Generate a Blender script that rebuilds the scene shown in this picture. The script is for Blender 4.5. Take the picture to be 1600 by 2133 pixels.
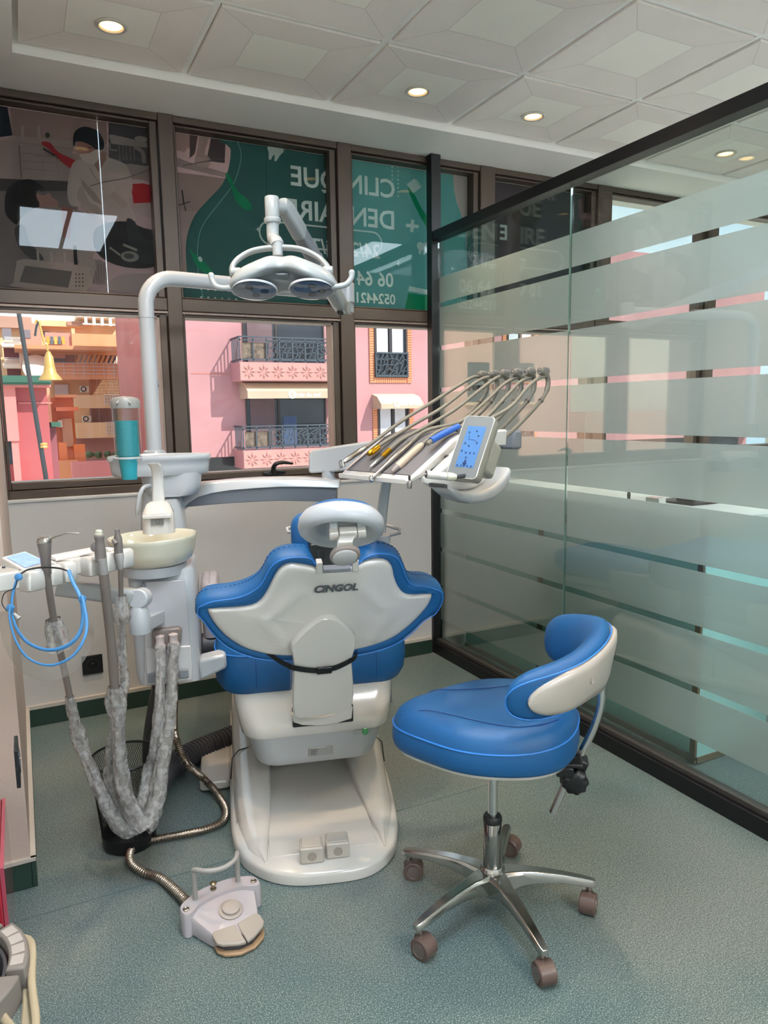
import bpy, bmesh, math, random
from math import sin, cos, pi, radians, sqrt, atan2, hypot
from mathutils import Vector, Matrix, noise
random.seed(7)
S = bpy.context.scene
for o in list(bpy.data.objects): bpy.data.objects.remove(o)
V = Vector

# ------------------------------------------------------------------ camera
YAW, PITCH, ROLL, FPX = 0.4629, 0.1385, -0.0153, 1512.8
CAM = V((0, 0, 1.35))
fwd = V((sin(YAW)*cos(PITCH), cos(YAW)*cos(PITCH), -sin(PITCH)))
_r = V((cos(YAW), -sin(YAW), 0)); _u = _r.cross(fwd)
rgt = _r*cos(ROLL)+_u*sin(ROLL); upv = -_r*sin(ROLL)+_u*cos(ROLL)
cd = bpy.data.cameras.new('camera'); cam = bpy.data.objects.new('camera', cd)
S.collection.objects.link(cam); S.camera = cam
cam.matrix_world = Matrix(((rgt.x, upv.x, -fwd.x, CAM.x), (rgt.y, upv.y, -fwd.y, CAM.y), (rgt.z, upv.z, -fwd.z, CAM.z), (0, 0, 0, 1)))
cd.sensor_fit = 'VERTICAL'; cd.sensor_height = 24; cd.lens = 24*FPX/2133; cd.clip_start = 0.02; cd.clip_end = 400

# ------------------------------------------------------------------ sky, sun, exposure
W = bpy.data.worlds.new('sky'); S.world = W; W.use_nodes = True
nt = W.node_tree; nt.nodes.clear()
def N(t, k, **kw):
    n = t.nodes.new(k)
    for a, b in kw.items(): setattr(n, a, b)
    return n
tc = N(nt, 'ShaderNodeTexCoord'); nz = N(nt, 'ShaderNodeTexNoise'); nz.inputs['Scale'].default_value = 3.0; nz.inputs['Detail'].default_value = 5
mp = N(nt, 'ShaderNodeMapping'); mp.inputs['Scale'].default_value = (1, 1, 3)
rp = N(nt, 'ShaderNodeValToRGB'); rp.color_ramp.elements[0].position = .42; rp.color_ramp.elements[0].color = (.58, .72, .90, 1)
rp.color_ramp.elements[1].position = .62; rp.color_ramp.elements[1].color = (.86, .90, .95, 1)
bg = N(nt, 'ShaderNodeBackground'); bg.inputs['Strength'].default_value = 1.05
wo = N(nt, 'ShaderNodeOutputWorld')
nt.links.new(tc.outputs['Generated'], mp.inputs[0]); nt.links.new(mp.outputs[0], nz.inputs[0]); nt.links.new(nz.outputs[0], rp.inputs[0])
nt.links.new(rp.outputs[0], bg.inputs[0]); nt.links.new(bg.outputs[0], wo.inputs[0])
sl = bpy.data.lights.new('sun', 'SUN'); sl.energy = 3.7; sl.color = (1, .95, .86); sl.angle = .01
so = bpy.data.objects.new('sun', sl); S.collection.objects.link(so); so.location = (10, 5, 30)
so.rotation_euler = V((0.42, -0.62, 0.66)).to_track_quat('Z', 'Y').to_euler()
VS = S.view_settings; S.display_settings.display_device = 'sRGB'
VS.view_transform = 'Standard'; VS.look = 'None'; VS.gamma = 1; VS.use_curve_mapping = False
VS.exposure = 0.9
S.cycles.max_bounces = 10; S.cycles.transparent_max_bounces = 24; S.cycles.transmission_bounces = 10
S.cycles.glossy_bounces = 5; S.cycles.diffuse_bounces = 8; S.cycles.caustics_reflective = False; S.cycles.caustics_refractive = False
S.cycles.sample_clamp_indirect = 4

# ------------------------------------------------------------------ geometry of the view (measuring aids: a sight line cut with a real plane of the room)
def ray(x, y): return fwd + rgt*((x-800)/FPX) - upv*((y-1066.5)/FPX)
def P(x, y, ax, v):
    k = 'xyz'.index(ax); d = ray(x, y); return CAM + d*((v-CAM[k])/d[k])
def D(x, y, d): return CAM + ray(x, y)*d
CA = radians(14.5); CO = V((.72, 1.80, 0)); XA = V((cos(CA), -sin(CA), 0)); YA = V((sin(CA), cos(CA), 0)); ZA = V((0, 0, 1))
def L(X, Y, Z): return CO + XA*X + YA*Y + ZA*Z          # dental chair frame
def LP(x, y, c):                                         # sight line cut with the plane Y = c of the chair frame
    d = ray(x, y); return CAM + d*(((CO-CAM).dot(YA)+c)/d.dot(YA))
T0 = V((.825, 1.71, 1.17)); E1 = V((.97, .242, 0)).normalized(); E2 = V((-.242, .97, 0)).normalized()
def T(u, v, w): return T0 + E1*u + E2*v + ZA*w           # instrument tray frame

# ------------------------------------------------------------------ materials
def lin(c):
    if isinstance(c, str): c = tuple(int(c[i:i+2], 16)/255 for i in (0, 2, 4))
    return tuple((v/12.92 if v <= .04045 else ((v+.055)/1.055)**2.4) for v in c)+(1,)
MATS = {}
def mat(name, col, rough=.5, metal=0, var=.04, vs=8, bump=0, bs=200, coat=0, emit=0, trans=0, alpha=1, spec=.5, col2=None, detail=2):
    if name in MATS: return MATS[name]
    m = bpy.data.materials.new(name); m.use_nodes = True; t = m.node_tree; b = t.nodes['Principled BSDF']
    c = lin(col); tco = N(t, 'ShaderNodeTexCoord')
    n = N(t, 'ShaderNodeTexNoise'); n.inputs['Scale'].default_value = vs; n.inputs['Detail'].default_value = detail
    t.links.new(tco.outputs['Object'], n.inputs[0])
    r = N(t, 'ShaderNodeValToRGB'); c2 = lin(col2) if col2 else None
    r.color_ramp.elements[0].position = .35; r.color_ramp.elements[1].position = .65
    r.color_ramp.elements[0].color = tuple(x*(1-var) for x in c[:3])+(1,); r.color_ramp.elements[1].color = c2 or (tuple(min(1, x*(1+var)) for x in c[:3])+(1,))
    t.links.new(n.outputs[0], r.inputs[0]); t.links.new(r.outputs[0], b.inputs['Base Color'])
    b.inputs['Roughness'].default_value = rough; b.inputs['Metallic'].default_value = metal
    b.inputs['Specular IOR Level'].default_value = spec; b.inputs['Coat Weight'].default_value = coat; b.inputs['Coat Roughness'].default_value = .08
    if trans: b.inputs['Transmission Weight'].default_value = trans
    if alpha < 1: b.inputs['Alpha'].default_value = alpha
    if emit: t.links.new(r.outputs[0], b.inputs['Emission Color']); b.inputs['Emission Strength'].default_value = emit
    if bump:
        n2 = N(t, 'ShaderNodeTexNoise'); n2.inputs['Scale'].default_value = bs; n2.inputs['Detail'].default_value = 3; t.links.new(tco.outputs['Object'], n2.inputs[0])
        bp = N(t, 'ShaderNodeBump'); bp.inputs['Strength'].default_value = bump; bp.inputs['Distance'].default_value = .002
        t.links.new(n2.outputs[0], bp.inputs['Height']); t.links.new(bp.outputs[0], b.inputs['Normal'])
    MATS[name] = m; return m
def glassmat(name, tint, refl_boost=1.0, rough=0.0, ior=1.5):
    m = bpy.data.materials.new(name); m.use_nodes = True; t = m.node_tree; t.nodes.clear()
    o = N(t, 'ShaderNodeOutputMaterial'); tr = N(t, 'ShaderNodeBsdfTransparent'); tr.inputs[0].default_value = lin(tint)
    g = N(t, 'ShaderNodeBsdfGlossy'); g.inputs['Roughness'].default_value = rough; g.inputs[0].default_value = (1, 1, 1, 1)
    f = N(t, 'ShaderNodeFresnel'); f.inputs[0].default_value = ior; mu = N(t, 'ShaderNodeMath', operation='MULTIPLY'); mu.inputs[1].default_value = refl_boost; mu.use_clamp = True
    n = N(t, 'ShaderNodeTexNoise'); n.inputs['Scale'].default_value = 1.5; tco = N(t, 'ShaderNodeTexCoord'); bp = N(t, 'ShaderNodeBump'); bp.inputs['Strength'].default_value = .05; bp.inputs['Distance'].default_value = .001
    t.links.new(tco.outputs['Object'], n.inputs[0]); t.links.new(n.outputs[0], bp.inputs['Height']); t.links.new(bp.outputs[0], g.inputs['Normal'])
    x = N(t, 'ShaderNodeMixShader')
    ge = N(t, 'ShaderNodeNewGeometry'); mr = N(t, 'ShaderNodeMapRange'); mr.inputs['To Min'].default_value = ior; mr.inputs['To Max'].default_value = 1/ior
    t.links.new(ge.outputs['Backfacing'], mr.inputs['Value']); t.links.new(mr.outputs[0], f.inputs[0])
    t.links.new(f.outputs[0], mu.inputs[0]); t.links.new(mu.outputs[0], x.inputs[0]); t.links.new(tr.outputs[0], x.inputs[1]); t.links.new(g.outputs[0], x.inputs[2]); t.links.new(x.outputs[0], o.inputs[0])
    MATS[name] = m; return m
def filmmat(name, tint, wrefr=.6, rough=.45, ior=1.12):
    m = bpy.data.materials.new(name); m.use_nodes = True; t = m.node_tree; t.nodes.clear()
    o = N(t, 'ShaderNodeOutputMaterial')
    rf = N(t, 'ShaderNodeBsdfRefraction'); rf.inputs['Color'].default_value = lin(tint); rf.inputs['Roughness'].default_value = rough; rf.inputs['IOR'].default_value = ior
    tl = N(t, 'ShaderNodeBsdfTranslucent'); tl.inputs[0].default_value = lin(tint)
    df = N(t, 'ShaderNodeBsdfDiffuse'); df.inputs[0].default_value = lin(tint)
    n = N(t, 'ShaderNodeTexNoise'); n.inputs['Scale'].default_value = 400; tco = N(t, 'ShaderNodeTexCoord'); t.links.new(tco.outputs['Object'], n.inputs[0])
    bp = N(t, 'ShaderNodeBump'); bp.inputs['Strength'].default_value = .02; t.links.new(n.outputs[0], bp.inputs['Height']); t.links.new(bp.outputs[0], df.inputs['Normal'])
    a = N(t, 'ShaderNodeMixShader'); a.inputs[0].default_value = .45; t.links.new(tl.outputs[0], a.inputs[1]); t.links.new(df.outputs[0], a.inputs[2])
    x = N(t, 'ShaderNodeMixShader'); x.inputs[0].default_value = wrefr; t.links.new(a.outputs[0], x.inputs[1]); t.links.new(rf.outputs[0], x.inputs[2])
    t.links.new(x.outputs[0], o.inputs[0]); MATS[name] = m; return m
white = mat('white_plastic', 'C6C1BA', .14, coat=.7, var=.015, vs=3)
lampw = mat('lamp_white', '9A9FA0', .3, coat=.3, var=.015)
white2 = mat('cool_white_plastic', 'ACAFB2', .3, coat=.3, var=.015, vs=3)
cream = mat('ceramic_cream', 'CBC6B2', .12, coat=.8, var=.01)
grey = mat('grey_plastic', '7B7E84', .45, var=.03)
lgrey = mat('light_grey_plastic', '9C9C9A', .4, var=.03)
taupe = mat('taupe_plastic', '7D716B', .4, var=.05)
tan = mat('taupe_tubing', '6E645D', .5, var=.05)
beigeh = mat('beige_hose', '736D61', .5, var=.06)
dark = mat('black_plastic', '0D0D10', .4, var=.1)
darkg = mat('dark_grey_rubber', '3A393E', .5, var=.1)
blue = mat('blue_leatherette', '16558A', .42, var=.05, vs=3, bump=.25, bs=900, spec=.4)
chrome = mat('chrome', 'C9C6C4', .12, 1, var=.02)
steel = mat('brushed_steel', 'A59F98', .28, 1, var=.08, vs=60)
brass = mat('brass', 'B9923A', .25, 1, var=.08)
wallm = mat('wall_paint', 'BDBBB7', .75, var=.02, vs=2, bump=.3, bs=150)
pinkw = mat('pillar_paint', 'B9A79B', .7, var=.03, vs=2, bump=.3, bs=150)
ceilw = mat('soffit_paint', 'F7F4F0', .8, var=.015, vs=1)
bronze = mat('bronze_aluminium', '4F433A', .4, .3, var=.04, vs=4)
bronzel = mat('pale_bronze_strip', '8C7D73', .4, .3, var=.04)
blackal = mat('black_aluminium', '09090D', .4, var=.08)
tealbase = mat('green_black_tile', '22382F', .35, var=.12, vs=6)
clearg = glassmat('window_glass', 'F1F5F3', .26)
partg = glassmat('partition_glass', 'EFF5F2', 2.0)
film = filmmat('frosted_film', 'F2F3F1', .44, .42, 1.18)
sleeve = None

# ------------------------------------------------------------------ mesh builder
COL = S.collection
def link(o): COL.objects.link(o); return o
def wloc(o):
    return V(o['_w']) if o is not None and '_w' in o else V((0, 0, 0))
def thing(name, label, cat, loc, group=None):
    o = bpy.data.objects.new(name, None); link(o); o.location = loc; o['_w'] = tuple(loc); o.empty_display_size = .05
    o['label'] = label; o['category'] = cat
    if group: o['group'] = group
    return o
def tag(o, label=None, cat=None, group=None, kind=None):
    if label: o['label'] = label
    if cat: o['category'] = cat
    if group: o['group'] = group
    if kind: o['kind'] = kind
    return o
def frame_from(d):
    d = V(d).normalized(); a = V((0, 0, 1)) if abs(d.z) < .9 else V((1, 0, 0))
    x = a.cross(d).normalized(); return x, d.cross(x).normalized(), d
def smooth(pts, n=6, closed=False):
    pts = [V(p) for p in pts]; out = []; m = len(pts)
    segs = m if closed else m-1
    for i in range(segs):
        g = lambda k: pts[k % m] if closed else pts[max(0, min(m-1, k))]
        a, b, c, d = g(i-1), g(i), g(i+1), g(i+2)
        for j in range(n):
            t = j/n
            out.append(.5*((2*b)+(c-a)*t+(2*a-5*b+4*c-d)*t*t+(3*b-a-3*c+d)*t**3))
    if not closed: out.append(pts[-1])
    return out
def rrect(w, h, r, n=5, cx=0, cy=0):
    out = []
    for (sx, sy, a0) in ((1, 1, 0), (-1, 1, 90), (-1, -1, 180), (1, -1, 270)):
        for k in range(n+1):
            a = radians(a0+90*k/n); out.append((cx+sx*(w-r)+r*cos(a), cy+sy*(h-r)+r*sin(a)))
    return out
class MB:
    def __init__(s): s.v = []; s.f = []; s.mi = []; s.m = 0
    def add(s, vs, fs):
        b = len(s.v); s.v += [V(p) for p in vs]; s.f += [tuple(b+i for i in f) for f in fs]; s.mi += [s.m]*len(fs); return s
    def box(s, a, b, R=None, o=None):
        a, b = V(a), V(b); c = (a+b)/2; h = (b-a)/2
        vs = [V((sx*h.x, sy*h.y, sz*h.z)) for sz in (-1, 1) for sx, sy in ((-1, -1), (1, -1), (1, 1), (-1, 1))]
        vs = [c+(R @ p if R else p) for p in vs]
        return s.add(vs, [(0, 3, 2, 1), (4, 5, 6, 7), (0, 1, 5, 4), (1, 2, 6, 5), (2, 3, 7, 6), (3, 0, 4, 7)])
    def obox(s, c, X, Y, Z, hx, hy, hz):       # oriented box
        c = V(c); vs = [c+X*(sx*hx)+Y*(sy*hy)+Z*(sz*hz) for sz in (-1, 1) for sx, sy in ((-1, -1), (1, -1), (1, 1), (-1, 1))]
        return s.add(vs, [(0, 3, 2, 1), (4, 5, 6, 7), (0, 1, 5, 4), (1, 2, 6, 5), (2, 3, 7, 6), (3, 0, 4, 7)])
    def loft(s, rings, cap0=True, cap1=True, closed=False):
        n = len(rings[0]); vs = [p for r in rings for p in r]; fs = []; m = len(rings)
        for i in range(m if closed else m-1):
            for j in range(n):
                a = i*n+j; b = i*n+(j+1) % n; i2 = (i+1) % m; fs.append((a, b, i2*n+(j+1) % n, i2*n+j))
        if not closed:
            if cap0: fs.append(tuple(range(n))[::-1])
            if cap1: fs.append(tuple((m-1)*n+j for j in range(n)))
        return s.add(vs, fs)
    def prism(s, poly, vec):
        vec = V(vec); poly = [V(p) for p in poly]; return s.loft([poly, [p+vec for p in poly]])
    def tube(s, pts, r, n=10, closed=False, caps=True, sx=1.0):
        pts = [V(p) for p in pts]; m = len(pts); rr = r if isinstance(r, (list, tuple)) else [r]*m
        rings = []; X = None
        for i, p in enumerate(pts):
            a = pts[i-1] if (i > 0 or closed) else p; b = pts[(i+1) % m] if (i < m-1 or closed) else p
            d = (b-a); d = d.normalized() if d.length > 1e-9 else V((0, 0, 1))
            if X is None: X, Yv, _ = frame_from(d)
            X = (X-d*X.dot(d)); X = X.normalized() if X.length > 1e-6 else frame_from(d)[0]; Yv = d.cross(X)
            rings.append([p+(X*cos(2*pi*k/n)*sx+Yv*sin(2*pi*k/n))*rr[i] for k in range(n)])
        return s.loft(rings, caps, caps, closed)
    def cyl(s, a, b, r, r2=None, n=20): return s.tube([a, b], [r, r if r2 is None else r2], n)
    def lathe(s, o, axis, prof, n=32, sx=1, sy=1, X=None, caps=True):
        o = V(o); A = V(axis).normalized(); 
        if X is None: X, Yv, _ = frame_from(A)
        else: X = V(X).normalized(); Yv = A.cross(X)
        return s.loft([[o+A*h+X*(r*cos(2*pi*k/n)*sx)+Yv*(r*sin(2*pi*k/n)*sy) for k in range(n)] for r, h in prof], caps, caps)
    def ball(s, c, r, n=16, S3=(1, 1, 1)):
        c = V(c); rings = []
        for i in range(1, n//2):
            t = pi*i/(n//2); rings.append([c+V((r*sin(t)*cos(2*pi*k/n)*S3[0], r*sin(t)*sin(2*pi*k/n)*S3[1], -r*cos(t)*S3[2])) for k in range(n)])
        s.loft(rings); return s
    def build(s, name, m, parent=None, bevel=0, seg=2, sub=0, label=None, flat=False, ang=40):
        w = wloc(parent); me = bpy.data.meshes.new(name); me.from_pydata([p-w for p in s.v], [], s.f)
        ms = m if isinstance(m, (list, tuple)) else [m]
        for x in ms: me.materials.append(x)
        if len(ms) > 1: me.polygons.foreach_set('material_index', s.mi)
        bm = bmesh.new(); bm.from_mesh(me); bmesh.ops.recalc_face_normals(bm, faces=bm.faces); bm.to_mesh(me); bm.free()
        if not flat: me.shade_smooth(); me.set_sharp_from_angle(angle=radians(ang))
        o = bpy.data.objects.new(name, me); link(o)
        if parent is not None: o.parent = parent; o['_w'] = tuple(w)
        if bevel: b = o.modifiers.new('bevel', 'BEVEL'); b.width = bevel; b.segments = seg; b.limit_method = 'ANGLE'; b.angle_limit = radians(35)
        if sub: b = o.modifiers.new('sub', 'SUBSURF'); b.levels = sub; b.render_levels = sub
        if label: o['label'] = label
        return o
def box(name, a, b, m, parent=None, bevel=0, **k): return MB().box(a, b).build(name, m, parent, bevel, **k)
def struct(o): o['kind'] = 'structure'; return o
def place_text(s, origin, X, U, size, m, parent, name='lettering', bold=.0, thick=.001, center=False, sx=1.0, italic=0):
    cu = bpy.data.curves.new('t', 'FONT'); cu.body = s; cu.size = size; cu.offset = bold; cu.extrude = thick; cu.resolution_u = 3; cu.shear = italic
    if center: cu.align_x = 'CENTER'
    to = bpy.data.objects.new('t', cu); link(to); dg = bpy.context.evaluated_depsgraph_get()
    me = bpy.data.meshes.new_from_object(to.evaluated_get(dg)); bpy.data.objects.remove(to); bpy.data.curves.remove(cu)
    Nn = V(X).cross(V(U)).normalized(); w = wloc(parent)
    for v in me.vertices: v.co = V(origin)+V(X)*(v.co.x*sx)+V(U)*v.co.y+Nn*v.co.z-w
    me.materials.clear(); me.materials.append(m); me.name = name
    o = bpy.data.objects.new(name, me); link(o); o.parent = parent
    if parent is not None: o['_w'] = tuple(w)
    return o
# ================================================================== ROOM SHELL
YW, YG, XP, ZC, ZS = 3.445, 3.50, 2.03, 2.69, 2.65
X0, X1, Y0 = -1.30, 5.2, -2.6
# floor: speckled vinyl sheet
def floor_mat():
    m = bpy.data.materials.new('speckled_vinyl'); m.use_nodes = True; t = m.node_tree; b = t.nodes['Principled BSDF']
    tco = N(t, 'ShaderNodeTexCoord')
    def noi(s, d=2): 
        n = N(t, 'ShaderNodeTexNoise'); n.inputs['Scale'].default_value = s; n.inputs['Detail'].default_value = d; t.links.new(tco.outputs['Object'], n.inputs[0]); return n
    def ramp(n, a, b_, ca, cb):
        r = N(t, 'ShaderNodeValToRGB'); r.color_ramp.elements[0].position = a; r.color_ramp.elements[1].position = b_
        r.color_ramp.elements[0].color = ca; r.color_ramp.elements[1].color = cb; t.links.new(n.outputs[0], r.inputs[0]); return r
    base = ramp(noi(1.3), .38, .64, lin('4A6060'), lin('6A6F6B'))
    sp = ramp(noi(330, 1), .50, .68, (0, 0, 0, 1), (1, 1, 1, 1))
    ds = ramp(noi(280, 1), .32, .46, (1, 1, 1, 1), (0, 0, 0, 1))
    m1 = N(t, 'ShaderNodeMix', data_type='RGBA'); m1.inputs['B'].default_value = lin('98A19C')
    t.links.new(sp.outputs[0], m1.inputs['Factor']); t.links.new(base.outputs[0], m1.inputs['A'])
    m2 = N(t, 'ShaderNodeMix', data_type='RGBA'); m2.inputs['B'].default_value = lin('354A4A')
    t.links.new(ds.outputs[0], m2.inputs['Factor']); t.links.new(m1.outputs['Result'], m2.inputs['A'])
    t.links.new(m2.outputs['Result'], b.inputs['Base Color']); b.inputs['Roughness'].default_value = .42; b.inputs['Specular IOR Level'].default_value = .35
    return m
fm = floor_mat()
fl = struct(box('floor', (X0, Y0, -.06), (X1, 3.7, 0), fm))
mb = MB()
for y in (2.05, .55, -1.0): mb.box((X0, y, -.001), (X1, y+.004, .0012))
mb.build('floor_joint', mat('floor_joint', '586A69', .5), fl)
# window wall below the sill, side and back walls
wb = struct(box('wall_back', (-.08, YW-.03, 0), (X1, 3.75, .985), wallm))
box('sill_ledge', (-.08, YW-.035, .985), (X1, 3.70, 1.0), mat('sill_paint', 'BCBCBA', .5), wb, .004)
struct(box('wall_left', (X0, 2.2, 0), (-.06, 3.75, ZS), pinkw))
rwall = mat('bounce_wall_paint', 'F0EDE6', .8)  # unseen walls get a brighter coat to bounce light to the ceiling
struct(box('wall_west', (X0-.1, Y0, 0), (X0, 2.2, 2.8), rwall)); ws_ = struct(MB().box((X0, Y0-.1, 0), (X1, Y0, .85)).box((X0, Y0-.1, 2.45), (X1, Y0, 2.8)).build('wall_south', rwall))
for k in range(7): box('added_window_post', (X0+k*1.065, Y0-.1, .85), (X0+k*1.065+.07, Y0, 2.45), bronze, ws_)  # window band added out of view to bring daylight onto the ceiling
for k in range(6): box('added_window_pane', (X0+k*1.065+.07, Y0-.05, .85), (X0+(k+1)*1.065, Y0-.044, 2.45), clearg, ws_)
struct(box('wall_east', (X1, Y0, 0), (X1+.1, 3.75, 2.8), rwall))
bb = MB().box((-.06, YW-.045, 0), (1.985, YW-.03, .078)).build('baseboard_back', tealbase, None, .002); struct(bb)
mb = MB().box((-.06, YW-.046, .078), (1.985, YW-.03, .094)).build('grout_ledge', mat('grout', 'B5AFA5', .8), bb)
for x in (.28, .90, 1.5): box('tile_joint', (x, YW-.0462, 0), (x+.004, YW-.044, .078), dark, bb)
bl = MB().box((-.30, 2.19, 0), (-.06, 2.2, .082)).box((-.06, 2.19, 0), (-.047, YW-.03, .082)).build('baseboard_left', tealbase, None, .002); struct(bl)
MB().box((-.30, 2.186, .082), (-.046, 2.2, .092)).box((-.06, 2.19, .082), (-.046, YW-.03, .092)).build('grout_ledge', mat('grout', 'B5AFA5', .8), bl)
# ceiling: plaster soffit round a lay-in grid of panels
ce = MB().box((X0, 3.115, ZS), (X1, 3.75, 2.85)).box((X0, Y0, ZS), (.085, 3.115, 2.85)).box((.085, Y0, 2.72), (X1, 3.115, 2.85)).build('ceiling', ceilw); struct(ce)
tilem = mat('textured_panel', 'EFE7E2', .8, var=.02, vs=3, bump=.6, bs=170); crease_shade = mat('panel_crease_shade', 'C4C1BD', .8); tilei = mat('smooth_panel', 'F6F2EA', .55, var=.015, vs=2)  # crease colour stands in for the shade along the panel folds
barm = mat('grid_bar', 'F4F3F0', .5)
xs = [.085+.0]+[.694+.6175*k for k in range(8)]; ys = [3.115]+[2.548-.607*k for k in range(9)]
panels = {(0, 2): 1, (0, 3): 1, (2, 7): 1, (1, 7): 1, (0, 7): 1, (4, 2): 1, (4, 3): 1, (5, 6): 1, (5, 7): 1, (6, 2): 1, (6, 3): 1}
MB_ = MB()
for x in xs[1:]: MB_.box((x-.012, Y0, ZC), (x+.012, 3.115, ZC+.03))
for y in ys[1:]: MB_.box((.085, y-.012, ZC+.0005), (X1, y+.012, ZC+.03))
MB_.build('grid_bar', barm, ce)
clipm = mat('clip', '55534F', .5)
def tile_mesh(w, h):
    b = MB(); o = [(-w/2, -h/2), (w/2, -h/2), (w/2, h/2), (-w/2, h/2)]; iw, ih = w*.25, h*.25
    i = [(-iw, -ih), (iw, -ih), (iw, ih), (-iw, ih)]; vs = [V((x, y, 0)) for x, y in o]+[V((x, y, .006)) for x, y in i]+[V((x, y, .02)) for x, y in o]
    b.m = 0; b.add(vs, [(k, (k+1) % 4, 4+(k+1) % 4, 4+k) for k in range(4)]+[(k, 8+k, 8+(k+1) % 4, (k+1) % 4) for k in range(4)]+[(8, 9, 10, 11)])
    b.m = 1; b.add(vs[4:8], [(0, 1, 2, 3)]); b.m = 2
    for k in range(4):
        for p, q, z in ((vs[4+k], vs[4+(k+1) % 4], .0), (vs[k].lerp(vs[4+k], .06), vs[4+k], .0)):
            n = ZA.cross(q-p).normalized()*.0009; dz = ZA*-.0007; b.add([p+n+dz, q+n+dz, q-n+dz, p-n+dz], [(0, 1, 2, 3)])
    return b
tmesh = {}
for i in range(len(xs)-1):
    for j in range(len(ys)-1):
        if (i, j) in panels: continue
        w = round(xs[i+1]-xs[i]-.034, 3); h = round(ys[j]-ys[j+1]-.034, 3); cx = (xs[i]+xs[i+1])/2; cy = (ys[j]+ys[j+1])/2
        if i == 0: cx += .004
        if (w, h) not in tmesh:
            o = tile_mesh(w, h).build('ceiling_tile', [tilem, tilei, crease_shade], ce, flat=True); tmesh[(w, h)] = o.data
        else:
            o = bpy.data.objects.new('ceiling_tile', tmesh[(w, h)]); link(o); o.parent = ce
        o.location = (cx, cy, ZC-.008)
# luminous ceiling panels: two pairs mirrored in the windows, the rest added as fill
ledm = mat('panel_light', 'DDEBFA', .5, var=0, emit=13); ledr = mat('added_fill_light', 'EEF1F5', .5, var=0, emit=46)
for i, (xa, xb, ya, yb) in enumerate([(.12, .40, .44, 1.62), (.43, .71, .44, 1.62), (-1.15, -.87, -1.9, -.72), (-.83, -.55, -1.9, -.72), (2.62, 2.90, .44, 1.62), (2.95, 3.23, .44, 1.62), (2.3, 3.5, -2.52, -2.22), (3.7, 4.9, -2.52, -2.22), (4.2, 4.48, .44, 1.62), (.9, 2.0, -2.52, -2.22), (-.4, .7, -2.52, -2.22)]):
    nm = ['left strip of the pair over the room', 'right strip of the pair over the room', 'added out of view for fill, left strip of the pair at the back of the room', 'added out of view for fill, right strip of the pair at the back of the room', 'left strip over the room behind the glass', 'right strip over the room behind the glass', 'added out of view for fill, left strip at the far back behind the glass', 'added out of view for fill, right strip at the far back behind the glass', 'added out of view for fill, single strip near the far wall of the room behind the glass', 'added out of view for fill, longer crosswise strip by the rear wall behind the photographer', 'added out of view for fill, shorter crosswise strip by the rear wall, toward the left'][i]
    t = thing('ceiling_panel_light', 'white LED ceiling light, '+nm, 'ceiling light', ((xa+xb)/2, (ya+yb)/2, ZC), 'LED strips in the ceiling')
    MB().box((xa-.015, ya-.015, ZC-.012), (xb+.015, yb+.015, ZC+.03)).build('frame', barm, t)
    box('diffuser', (xa, ya, ZC-.014), (xb, yb, ZC-.0125), ledr if yb < 0 else ledm, t)
spotm = mat('lamp_glow', 'FFD58A', .5, var=0, emit=2.6)
def downlight(x, y, label):
    t = thing('downlight', label, 'ceiling light', (x, y, ZC-.002), 'recessed downlights')
    MB().lathe((x, y, ZC-.002), (0, 0, -1), [(.052, 0), (.055, .004), (.050, .008), (.041, .007), (.037, .0)], 36, caps=False).build('trim_ring', mat('satin_ring', 'C9C4BC', .35), t)
    MB().lathe((x, y, ZC-.002), (0, 0, -1), [(.001, .0015), (.036, .0015), (.036, .001)], 28).build('lamp', spotm, t)
    l = bpy.data.lights.new('downlight_beam', 'SPOT'); l.energy = 34; l.color = (1, .76, .52); l.spot_size = radians(100); l.spot_blend = .9; l.shadow_soft_size = .035
    lo = bpy.data.objects.new('downlight_beam', l); link(lo); lo.location = (0, 0, -.02); lo.parent = t
for x, y, lb in [(.395, 2.852, 'glowing recessed downlight nearest the left end of the ceiling, above the first window'), (1.62, 2.866, 'glowing recessed downlight in the tile above the white lamp head'),
             (2.236, 2.875, 'glowing recessed downlight just before the black top rail'), (3.50, 2.85, 'glowing recessed downlight seen through the glass at the right edge'),
             (.395, 2.0, 'recessed downlight behind the first one, out of the picture'), (1.62, 1.9, 'recessed downlight above the chair, out of the picture'), (1.62, .72, 'recessed downlight over the stool, out of the picture'),
             (1.62, -.5, 'recessed downlight behind the photographer'), (1.0, -1.3, 'recessed downlight at the back of the room'), (3.5, 1.0, 'recessed downlight above the desk beyond the glass')]:
    downlight(x, y, lb)

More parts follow.
